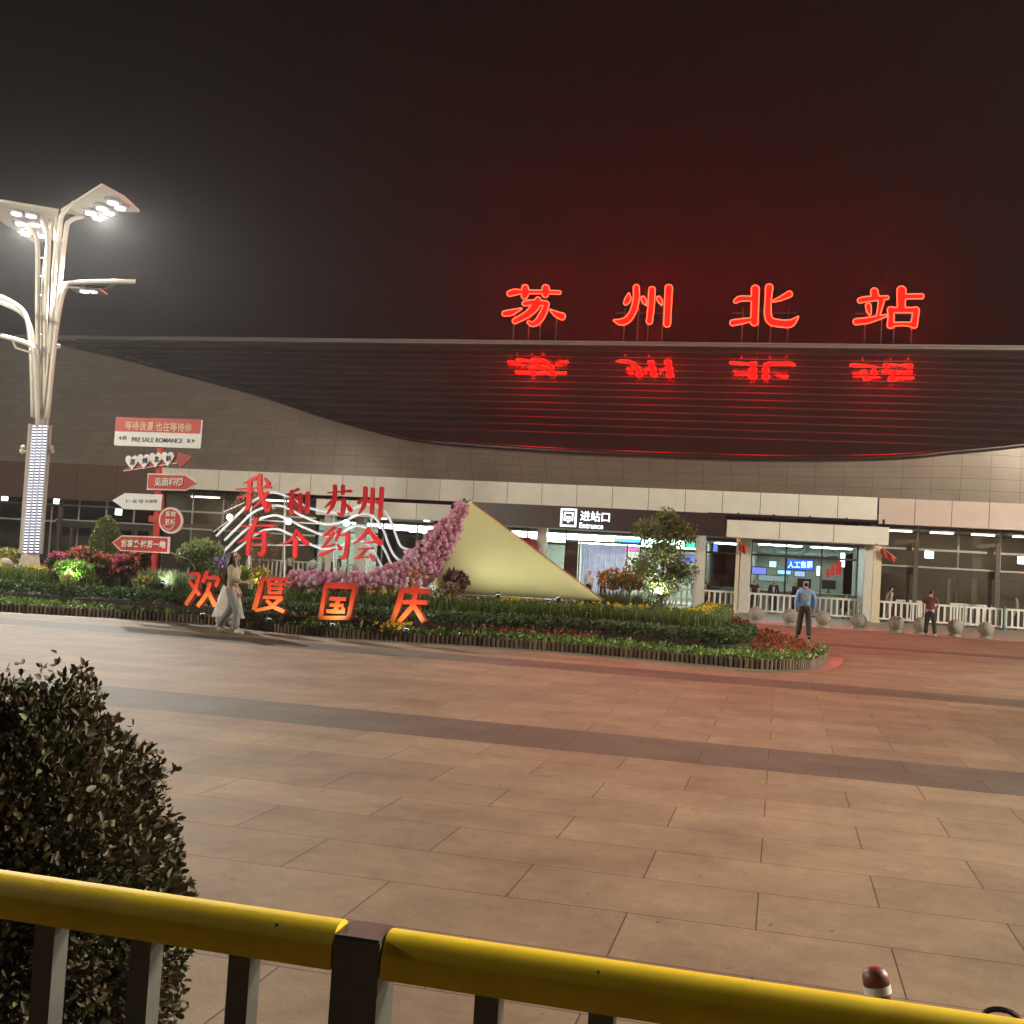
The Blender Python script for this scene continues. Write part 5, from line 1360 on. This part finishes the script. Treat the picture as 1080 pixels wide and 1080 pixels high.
def person(loc, face, H, label, top, bottom, shoe, hair, arms=None, legs=None, hairlen=0, sleeve=1.0, coat=0, skirt=None, wide=1.0, cap=None, bun=False, fem=False, bag=None, patch=None, lean=0, item=None, grp=None, sit=False):
    """a figure in metres: face = heading in radians (0 looks along +y); arms, legs give joint positions"""
    e = thing('person', loc, label, 'person', grp)
    k = H/1.70
    B = .86 if fem else 1.0
    dz = -.42 if sit else 0
    sx = .185*B
    # default relaxed standing pose, (x right, y forward, z up)
    A = arms or {'r': ((.235, -.01, 1.13), (.24, .06, .90), (.235, .10, .80)), 'l': ((-.235, -.01, 1.13), (-.24, .06, .90), (-.235, .10, .80))}
    Lg = legs or {'r': ((.10, .03, .50), (.105, -.01, .09), (.115, .15, .035)), 'l': ((-.10, .02, .50), (-.105, -.02, .09), (-.115, .14, .035))}
    if sit: Lg = {'r': ((.12, .42, .52), (.13, .44, .09), (.13, .6, .035)), 'l': ((-.12, .42, .52), (-.13, .44, .09), (-.13, .6, .035))}
    ln = lambda p: (p[0], p[1]+lean*(p[2]-.95), p[2]+(dz if not (sit and p[2] < .8 and abs(p[0]) > .09 and p[1] > .3) else 0))
    pts = [(0, 0, .95), (0, .01, 1.08), (0, .02, 1.24), (0, .0, 1.38), (0, -.01, 1.45), (0, .01, 1.52), (0, .02, 1.60), (0, .015, 1.665), (0, .125, 1.575)]
    rad = [(.125*B, .105), (.115*B, .09), (.14*B, .105), (.12*B, .085), .052, .058, (.078, .095), (.062, .075), .014]
    ed = [(0, 1), (1, 2), (2, 3), (3, 4), (4, 5), (5, 6), (6, 7), (6, 8)]

    def addc(par, lst, rs):
        i = par
        for p, r in zip(lst, rs):
            pts.append(p); rad.append(r); ed.append((i, len(pts)-1)); i = len(pts)-1
        return i
    for sd in ('r', 'l'):
        s_ = 1 if sd == 'r' else -1; el, wr, ha = A[sd]
        h = addc(3, [(s_*sx, 0, 1.39), el, wr, ha], [.052*B, .041, .030, .034])
        W_ = Vector(ha)-Vector(wr); W_.normalize(); sidev = W_.cross(Vector((s_*1.0, .2, .1))).normalized()
        for f_, (off, l_) in enumerate(((-.032, .07), (-.011, .085), (.011, .08), (.032, .062))):
            b0 = Vector(ha)+sidev*off+W_*.02; b1 = b0+W_*l_*.55+sidev*off*.2; b2 = b1+W_*l_*.4+Vector((-s_*.02, 0, 0))
            addc(h, [b0+W_*.01, b1, b2], [.010, .009, .008])
        tv = Vector(ha)+W_*(-.01)+sidev*.035; addc(h, [tv+W_*.02+sidev*.02, tv+W_*.055+sidev*.03], [.011, .009])
        addc(0, [(s_*.085, 0, .90)]+list(Lg[sd]), [.085, .060, .042, .036])
    for s_ in (-1, 1): pts.append((s_*.082, .0, 1.585)); rad.append((.012, .022)); ed.append((6, len(pts)-1))
    pp = [Vector(ln(p))*k for p in pts]; rr = [tuple(q*k for q in r) if hasattr(r, '__len__') else r*k for r in rad]
    Rz = Matrix.Rotation(face, 3, 'Z')
    body = grow('body', [Rz @ p for p in pp], ed, rr, skinm, e)

    def part(nm, P_, E_, R_, mt, sub=2): return grow(nm, [Rz @ (Vector(ln(p))*k) for p in P_], E_, [tuple(q*k for q in r) if hasattr(r, '__len__') else r*k for r in R_], mt, e, sub)
    # top with sleeves
    P_ = [(0, 0, .93 if not coat else .9), (0, .01, 1.08), (0, .02, 1.24), (0, 0, 1.375), (0, -.01, 1.435)]; R_ = [(.155*B*wide, .13*wide), (.14*B*wide, .112*wide), (.162*B*wide, .128*wide), (.15*B, .10), (.066, .066)]; E_ = [(0, 1), (1, 2), (2, 3), (3, 4)]
    for sd in ('r', 'l'):
        s_ = 1 if sd == 'r' else -1; el, wr, ha = A[sd]; i0 = len(P_); E = Vector(el); Wv = Vector(wr)
        if sleeve >= 1: ch = [(s_*sx, 0, 1.385), tuple(E), tuple(Wv)]; rs = [.072*B*wide, .058*wide, .047*wide]
        else: S0 = Vector((s_*sx, 0, 1.385)); ch = [tuple(S0), tuple(S0.lerp(E, sleeve))]; rs = [.074*B*wide, .066*wide]
        pr_ = 3
        for p, r in zip(ch, rs): P_.append(p); R_.append(r); E_.append((pr_, len(P_)-1)); pr_ = len(P_)-1
    part('jacket' if sleeve >= 1 else 'shirt', P_, E_, R_, top)
    # trousers
    P_ = [(0, 0, 1.0), (0, 0, .92)]; R_ = [(.138*B, .112), (.142*B, .12)]; E_ = [(0, 1)]
    for sd in ('r', 'l'):
        s_ = 1 if sd == 'r' else -1; kn, an, to = Lg[sd]; pr_ = 1; an2 = Vector(kn).lerp(Vector(an), 1.02)
        for p, r in (((s_*.09, 0, .86), .10), (kn, .08*wide), (tuple(an2), .072*wide)): P_.append(p); R_.append(r); E_.append((pr_, len(P_)-1)); pr_ = len(P_)-1
    part('trousers', P_, E_, R_, bottom)
    for sd in ('r', 'l'):
        kn, an, to = Lg[sd]; a, t_ = Vector(an), Vector(to); part('shoe', [tuple(a+Vector((0, -.03, -.035))), tuple(a.lerp(t_, .5)+Vector((0, 0, -.02))), tuple(t_+Vector((0, .03, .005)))], [(0, 1), (1, 2)], [.058, .056, .046], shoe)
    if skirt is not None:
        mb = MB(); mb.lathe((0, 0, 0), [(.14, .98*k), (.19, .85*k), (.27, .55*k), (.34, .30*k), (.36, .26*k)], 22); sk = []
        for j, v_ in enumerate(mb.v): a_ = math.atan2(v_[1], v_[0]); f_ = 1+.07*math.sin(a_*9)*(1-v_[2]); p = Rz @ Vector((v_[0]*f_*.8, v_[1]*f_, v_[2])); sk.append(Vector(loc)+p)
        mb.v = [tuple(p) for p in sk]; mb.build('skirt', skirt, e, smooth=True)
    # hair
    P_ = [(0, -.012, 1.655), (0, -.045, 1.60), (0, -.06, 1.54)]; R_ = [(.080, .084), (.083, .075), (.066, .05)]
    z = 1.54
    if hairlen:
        P_ += [(0, -.085, 1.42), (0, -.12, 1.42-hairlen*.55), (0, -.125, 1.42-hairlen)]; R_ += [(.135, .075), (.145, .065), (.08, .03)]; R_[0] = (.100, .105); R_[1] = (.105, .10); R_[2] = (.10, .085)
    part('hair', P_, [(i, i+1) for i in range(len(P_)-1)], R_, hair)
    if hairlen:
        for s_ in (-1, 1): part('hair_strand', [(s_*.06, .02, 1.63), (s_*.088, .03, 1.52), (s_*.10, .05, 1.38), (s_*.10, .06, 1.25)], [(0, 1), (1, 2), (2, 3)], [(.045, .07), (.04, .07), (.045, .06), (.02, .03)], hair)
    if bun: part('hair_bun', [(0, -.05, 1.70), (0, -.06, 1.735)], [(0, 1)], [.05, .045], hair)
    # eyes and mouth
    for nm, xs_, zc, sz, mt in (('eye', (-.034, .034), 1.607, (.014, .006, .008), darkm), ('mouth', (0,), 1.535, (.024, .006, .006), mat('lips', (.36, .12, .1), .5))):
        for x in xs_:
            mb = MB(); c_ = Rz @ (Vector(ln((x, .108 if nm == 'eye' else .098, zc)))*k); mb.ball(Vector(loc)+c_, 1, 8, 6, sz); mb.build(nm, mt, e)
    if cap is not None: part('cap', [(0, .0, 1.645), (0, 0, 1.70)], [(0, 1)], [(.10, .115), (.085, .098)], cap); part('cap_peak', [(0, .08, 1.655), (0, .17, 1.645)], [(0, 1)], [(.07, .02), (.05, .012)], darkm)
    if patch is not None:
        mb = MB()
        for i, (w_, z_) in enumerate(((.2, 1.31), (.22, 1.25), (.19, 1.19))):
            c_ = Rz @ (Vector((0, -.135, z_))*k); mb.box(Vector(loc)+c_, (w_, .012, .038), rz=face)
        mb.build('back_print', patch, e)
    if bag is not None: part('bag', [(bag[0], bag[1], bag[2]), (bag[0], bag[1], bag[2]-.2)], [(0, 1)], [(.1, .14), (.12, .16)], bag[3])
    if item is not None:
        mb = MB(); c_ = Rz @ (Vector(ln(item[0]))*k); mb.box(Vector(loc)+c_, item[1], rz=face); mb.build('phone', item[2], e)
    return e


black = cloth('black cloth', (.018, .018, .02)); hairb = mat('black hair', (.016, .012, .01), .35, var=.3); whitec = cloth('white cloth', (.66, .65, .6)); navy = cloth('navy cloth', (.03, .04, .07))
beige = cloth('beige jacket', (.42, .36, .25)); jean = cloth('washed jeans', (.24, .26, .25)); shoew = mat('white shoe', (.62, .6, .54), .5)
WF = PZ(241, 668, 0)
walkL = {'r': ((.11, .20, .52), (.11, .20, .10), (.12, .36, .04)), 'l': ((-.10, .0, .50), (-.105, -.24, .13), (-.11, -.10, .035))}
hold = {'r': ((.25, .06, 1.14), (.20, .28, 1.08), (.14, .36, 1.10)), 'l': ((-.25, -.05, 1.13), (-.24, .02, .90), (-.235, .06, .80))}
person(WF, -math.pi/2+.15, 1.66, 'woman with long black hair in beige jacket and wide jeans walking past the bed', beige, jean, shoew, hairb, arms=hold, legs=walkL, hairlen=.46, wide=1.16, fem=True, item=((.10, .42, 1.03), (.03, .08, .15), whitec), lean=.03)
person(PZ(246, 666.8, 0)+Vector((-.42, .55, 0)), -math.pi/2+.05, 1.70, 'woman in black jacket and long white skirt walking beyond the woman in beige', black, whitec, shoew, hairb, legs={'r': ((.10, .12, .50), (.105, .12, .09), (.115, .28, .035)), 'l': ((-.10, -.1, .50), (-.105, -.30, .12), (-.115, -.16, .035))}, hairlen=.5, wide=1.2, fem=True, skirt=whitec)
# man in blue walking away
bf = PZ(847.5, 674, 0)
person(bf, .15, 1.76, 'man in blue vest with white print on the back walking away', cloth('blue vest', (.24, .40, .66)), cloth('brown trousers', (.06, .045, .035)), mat('black shoe', (.015, .012, .012), .4), hairb,
       arms={'r': ((.27, -.03, 1.13), (.26, .08, .90), (.25, .12, .80)), 'l': ((-.27, -.05, 1.13), (-.26, -.02, .90), (-.25, .0, .80))}, legs={'r': ((.12, .02, .50), (.13, -.14, .10), (.16, .0, .035)), 'l': ((-.12, .10, .50), (-.15, .12, .09), (-.18, .27, .035))}, wide=1.18, cap=mat('lilac cap', (.34, .30, .46), .6), patch=whitec)
df = PZ(980, 671, 0)
person(df, -.25, 1.72, 'man in dark red shirt and black trousers standing with his back turned', cloth('maroon shirt', (.13, .035, .035)), black, mat('pale shoe', (.45, .38, .3), .5), hairb,
       arms={'r': ((.26, .05, 1.14), (.22, .24, 1.05), (.16, .31, 1.06)), 'l': ((-.26, -.02, 1.12), (-.25, .06, .90), (-.24, .1, .8))}, legs={'r': ((.14, .02, .50), (.19, -.02, .09), (.22, .1, .035)), 'l': ((-.11, .02, .50), (-.13, -.02, .09), (-.14, .12, .035))}, sleeve=.75, bun=True, wide=1.08)
# people behind the fences (pixel column of the head, head height pixel)
grey = cloth('grey cloth', (.2, .2, .2)); cream = cloth('cream cloth', (.55, .5, .4)); tan = cloth('tan cloth', (.30, .22, .15))
far_ = [(701, 608, 58.3, 2.6, whitec, black, 'man in white shirt behind the fence, left of two by the lit tree', dict(sleeve=.6)), (741, 611, 58.2, -2.9, whitec, black, 'person in white shirt leaning at the fence left of the flag column', dict(sleeve=.6)),
        (734.5, 609.5, 58.7, 3.0, grey, black, 'person in grey top behind the fence right of the lit tree', dict()), (747, 613, 58.9, 2.7, black, navy, 'person with black hair behind the fence nearest the flag column', dict(hairlen=.3, fem=True)),
        (796, 611, 59.0, math.pi, black, black, 'man in black T-shirt facing out behind the fence', dict(sleeve=.55)), (816.5, 611.5, 59.0, math.pi-.2, navy, navy, 'man in dark suit jacket with white shirt behind the fence', dict(patch=None)),
        (839.5, 613, 59.2, 2.2, black, black, 'person in black partly hidden by the man in blue', dict()), (893, 619, 58.4, math.pi, black, black, 'person in black sitting behind the fence near the column', dict(sit=True, hairlen=.25, fem=True)),
        (937.5, 619, 58.6, -1.2, cream, tan, 'person in cream top bending behind the fence right of the cream column', dict(lean=.2)), (1073, 630, 58.3, 1.3, grey, navy, 'person in grey top behind the fence at the right edge', dict(fem=True)),
        (307, 584.5, 57.5, 0.3, cream, black, 'person in cream top seen below the character 个', dict()), (341, 588, 55.5, -1.3, cream, navy, 'visitor in cream top under the character 约', dict(sleeve=.6)),
        (352, 588, 55.8, 1.6, black, black, 'visitor in black between two others under the character 约', dict()), (357.5, 590, 55, 1.9, tan, tan, 'visitor in tan coat right of the visitor in black', dict(hairlen=.3, fem=True)),
        (410, 598, 50, 2.8, tan, black, 'person with black hair just above the pink blossoms', dict(hairlen=.2, fem=True)), (330, 597, 56.5, .5, whitec, grey, 'small person in white left of the visitors under the character 约', dict(fem=True)),
        (622, 601, 57.5, 2.9, whitec, black, 'person in white shirt before the entrance curtain', dict(sleeve=.6)), (637, 601.5, 58.2, .2, black, black, 'dark haired person in black at the entrance curtain', dict(hairlen=.3, fem=True))]
for i, (x, y, Y, fc, tp, bt, lb, kw) in enumerate(far_):
    c = PY(x, y, Y); H_ = 1.68+random.uniform(-.06, .08); z0 = .03
    if kw.get('sit'): H_ = 1.65
    o = person((c.x, Y, z0), fc, min(1.82, max(1.5, c.z-z0)) if not kw.get('sit') else H_, lb, tp, bt, mat('black shoe', (.015, .012, .012), .4), hairb, **kw)
    if 'suit' in lb:
        mb = MB(); mb.plate([Vector((c.x-.07, Y-.150, 1.38)), Vector((c.x+.07, Y-.150, 1.38)), Vector((c.x+.03, Y-.158, 1.08)), Vector((c.x-.03, Y-.158, 1.08))], (0, .03, 0)); mb.build('shirt_front', whitec, o)
    if kw.get('sit'):
        e = thing('stool', (c.x, Y, .03), 'dark stool under the person sitting behind the fence', 'stool'); mb = MB(); mb.bb((c.x-.2, Y-.15, .42), (c.x+.2, Y+.2, .47)); mb.build('seat', darkm, e)
        for sx_ in (-.17, .17):
            for sy_ in (-.12, .17): mb = MB(); mb.bar((c.x+sx_, Y+sy_, .03), (c.x+sx_, Y+sy_, .42), .03, .03); mb.build('leg', darkm, e)

# ------------------------------------------------------------------ foreground railing, bush and bollard
RD = 1.86
pr0 = P(545, 1003, RD)
YR_ = pr0.y
yelp, t, b = nodes('worn yellow paint'); N, L = t.nodes, t.links
tc = N.new('ShaderNodeTexCoord'); nz = N.new('ShaderNodeTexNoise'); nz.inputs['Scale'].default_value = 9; nz.inputs['Detail'].default_value = 8; nz.inputs['Roughness'].default_value = .7; L.new(tc.outputs['Object'], nz.inputs[0])
cr = N.new('ShaderNodeValToRGB'); e = cr.color_ramp.elements; e[0].position = .34; e[0].color = (.66, .47, .006, 1); e[1].position = .62; e[1].color = (.78, .58, .010, 1); L.new(nz.outputs[0], cr.inputs[0])
n2 = N.new('ShaderNodeTexNoise'); n2.inputs['Scale'].default_value = 26; n2.inputs['Detail'].default_value = 5; L.new(tc.outputs['Object'], n2.inputs[0])
cr2 = N.new('ShaderNodeValToRGB'); e = cr2.color_ramp.elements; e[0].position = .715; e[0].color = (0, 0, 0, 1); e[1].position = .74; e[1].color = (1, 1, 1, 1); L.new(n2.outputs[0], cr2.inputs[0])
mxx = N.new('ShaderNodeMix'); mxx.data_type = 'RGBA'; L.new(cr2.outputs[0], mxx.inputs[0]); L.new(cr.outputs[0], mxx.inputs[6]); mxx.inputs[7].default_value = (.05, .035, .02, 1); L.new(mxx.outputs[2], b.inputs['Base Color'])
b.inputs['Roughness'].default_value = .6
bp = N.new('ShaderNodeBump'); bp.inputs['Strength'].default_value = .15; bp.inputs['Distance'].default_value = .004; L.new(nz.outputs[0], bp.inputs['Height']); L.new(bp.outputs[0], b.inputs['Normal'])
darkp = mat('dark grey paint', (.075, .078, .072), .45, metal=.2, var=.2, scale=14, bump=.15)
railing = thing('railing', (pr0.x, YR_, 0), 'yellow topped steel crowd railing with dark grey posts in the foreground', 'railing')
zt = PY(545, 1003, YR_).z; RW, RH = .088, .072


def railprof(x0, x1, z0, z1, nm):
    """square tube with a rounded top"""
    pr_ = [(-RW/2, -RH), (RW/2, -RH), (RW/2, -.033)]+[(RW/2*(1-2*t_), -.032+.032*(1-abs(2*t_-1)**2.6)) for t_ in np.linspace(0.02, .98, 17)]+[(-RW/2, -.033)]
    mb = MB(); a = [Vector((x0, YR_+.04+p[0], z0+p[1])) for p in pr_]; mb.plate(a, (x1-x0, 0, z1-z0)); return mb.build(nm, yelp, railing, smooth=True, angle=35)


xpl, xpr = PY(353, 985, YR_).x, PY(402, 990, YR_).x
zl = PY(364, 967, YR_+RW).z
railprof(-3.4, xpl-.003, zt-.001, zt-.005, 'top_rail'); railprof(xpr+.003, 3.2, zt-.008, zt-.013, 'top_rail')
mb = MB(); mb.bb((xpl, YR_-.004, 0), (xpr, YR_+.084, zt-.020)); mb.build('post', darkp, railing)
mb = MB(); mb.bb((xpl+.002, YR_-.002, zt-.0195), (xpr-.002, YR_+.082, zt-.015)); mb.build('post_cap', darkp, railing)
xb = [45, 147, 252, 515, 636]
xs = [PY(x, 1040, YR_+.02).x for x in xb]; stp = (xs[2]-xs[0])/2
allx = [xs[0]-stp*k for k in (4, 3, 2, 1)]+xs+[xs[4]+(xs[4]-xs[3])*k for k in range(1, 8)]
for x in allx:
    mb = MB(); mb.bb((x-.021, YR_+.014, .12), (x+.021, YR_+.058, zt-RH-.001+(-.004 if x < xpl else -.013))); mb.build('baluster', darkp, railing)
mb = MB(); mb.bb((-3.4, YR_+.01, .06), (3.2, YR_+.06, .118)); mb.build('bottom_rail', darkp, railing)
for x in (-3.4, 3.2): mb = MB(); mb.bb((x-.04, YR_-.004, 0), (x+.04, YR_+.084, zt)); mb.build('post', darkp, railing)

bc = P(15, 880, 3.15)
bush = thing('bush', (bc.x, bc.y, 0), 'dense dark leafed round bush behind the railing at the lower left', 'bush')
bz = .62; blm = leafmat('bush leaf', [(.026, .032, .016), (.055, .06, .026), (.09, .083, .038), (.14, .12, .062), (.038, .042, .02), (.11, .052, .034)], .55, .12)
pts, dr = blob_points((bc.x-.06, bc.y+.1, bz), (.50, .52, .73), 72000, .62, .3); lum_ = 1+.05*np.sin(dr[:, 0]*7+dr[:, 2]*5)+.045*np.sin(dr[:, 1]*9-dr[:, 2]*8+1)+.03*np.sin(dr[:, 0]*17+dr[:, 1]*13+dr[:, 2]*15); tp_ = 1.05-.19*np.clip(dr[:, 2]+.25, 0, 1)**1.3; pts = (pts-np.array([bc.x-.06, bc.y+.1, bz]))*lum_[:, None]*np.stack([tp_, tp_, np.ones_like(tp_)], 1)+np.array([bc.x-.06, bc.y+.1, bz]); kk = pts[:, 2] > .04
V, F = oval_leaves(pts[kk], .026, .55, .25, .3, dirs=dr[kk]*.8); npmesh('foliage', V, F, blm, bush)
mb = MB()
for i in range(60):
    d = Vector((random.gauss(0, 1), random.gauss(0, 1), abs(random.gauss(0, .9)))).normalized(); q = Vector((bc.x-.06+d.x*.38, bc.y+.1+d.y*.4, bz-.12+d.z*.66)); s0 = Vector((bc.x-.06, bc.y+.1, .02)); mb.tube([s0, s0.lerp(q, .5)+Vector((0, 0, .08)), q, q+d*random.uniform(.02, .09)], [.009, .006, .003, .0015], 5)
mb.build('stem', mat('twig', (.1, .07, .045), .8), bush)
mb = MB()  # sprigs standing out of the outline
Vs = []; Fs = []; o_ = 0
for i in range(80):
    d = np.array([random.gauss(0, 1), random.gauss(0, 1), random.gauss(.3, .8)]); d /= np.linalg.norm(d); c0_ = np.array([bc.x-.06, bc.y+.1, bz])+d*np.array([.50, .52, .73])*np.array([1.05-.19*max(0, d[2]+.25)**1.3]*2+[1])*.93
    if c0_[2] < .1: continue
    q = np.array([c0_+(d*.6+np.array([0, 0, .5]))*random.uniform(.02, .11) for _ in range(11)]); V, F = oval_leaves(q, .027, .55, .5, .3); Vs.append(V); Fs.append(F+o_); o_ += len(V)
npmesh('sprig', np.concatenate(Vs), np.concatenate(Fs), blm, bush)

pb = P(930, 1046, 2.55)
bol = thing('bollard', (pb.x, pb.y, 0), 'dull red plastic bollard with a white reflective band behind the railing', 'bollard'); mb = MB(); zc = P(922, 1019, 2.55).z
tl = Vector((-.22, .02, 1)).normalized(); b0_ = P(921, 1022, 2.55)-tl*(zc/tl.z); b0_.z = 0


def tl_tube(z0, z1, r0, r1): mb.tube([b0_+tl*z0, b0_+tl*z1], [r0, r1], 20)


tl_tube(.05, zc/tl.z-.06, .030, .029); mb.build('post', mat('bollard red', (.20, .055, .05), .45, var=.2), bol, smooth=True, angle=40)
mb = MB(); tl_tube(zc/tl.z-.059, zc/tl.z-.041, .0305, .0305); mb.build('band', mat('band white', (.72, .76, .72), .35), bol, smooth=True, angle=40)
mb = MB(); mb.tube([b0_+tl*(zc/tl.z-.04), b0_+tl*(zc/tl.z-.02), b0_+tl*(zc/tl.z-.008), b0_+tl*(zc/tl.z-.001)], [.030, .029, .023, .01], 20); mb.build('cap', MC['bollard red'], bol, smooth=True)
mb = MB(); mb.lathe((b0_.x, b0_.y, 0), [(.11, 0), (.11, .02), (.06, .05), (.04, .06)], 20); mb.build('base', darkm, bol)
cb = P(1056, 1069, 2.2); e = thing('barrier_hook', (cb.x, cb.y, 0), 'black loop on a thin stand just behind the railing at the lower right', 'hook'); mb = MB(); mb.tube([cb+Vector((math.cos(a_)*.034, 0, math.sin(a_)*.02-.012)) for a_ in np.linspace(0, 6.283, 20)], .006, 6); mb.build('loop', darkm, e)
mb = MB(); mb.tube([(cb.x, cb.y, .0), (cb.x, cb.y, cb.z-.03)], .01, 6); mb.lathe((cb.x, cb.y, 0), [(.1, 0), (.1, .015), (.02, .03)], 16); mb.build('stand', darkm, e)

# ------------------------------------------------------------------ night haze
HAZE = .00038
if HAZE:
    m = bpy.data.materials.new('night haze'); m.use_nodes = True; t = m.node_tree; t.nodes.clear(); pv = t.nodes.new('ShaderNodeVolumePrincipled'); o = t.nodes.new('ShaderNodeOutputMaterial')
    pv.inputs['Color'].default_value = (.9, .9, .9, 1); pv.inputs['Density'].default_value = HAZE; pv.inputs['Anisotropy'].default_value = .65; t.links.new(pv.outputs[0], o.inputs['Volume'])
    mb = MB(); mb.bb((-420, -80, -1), (420, 640, 48)); hz_ = mb.build('haze', m); hz_['kind'] = 'stuff'; hz_['label'] = 'thin night haze over the plaza'
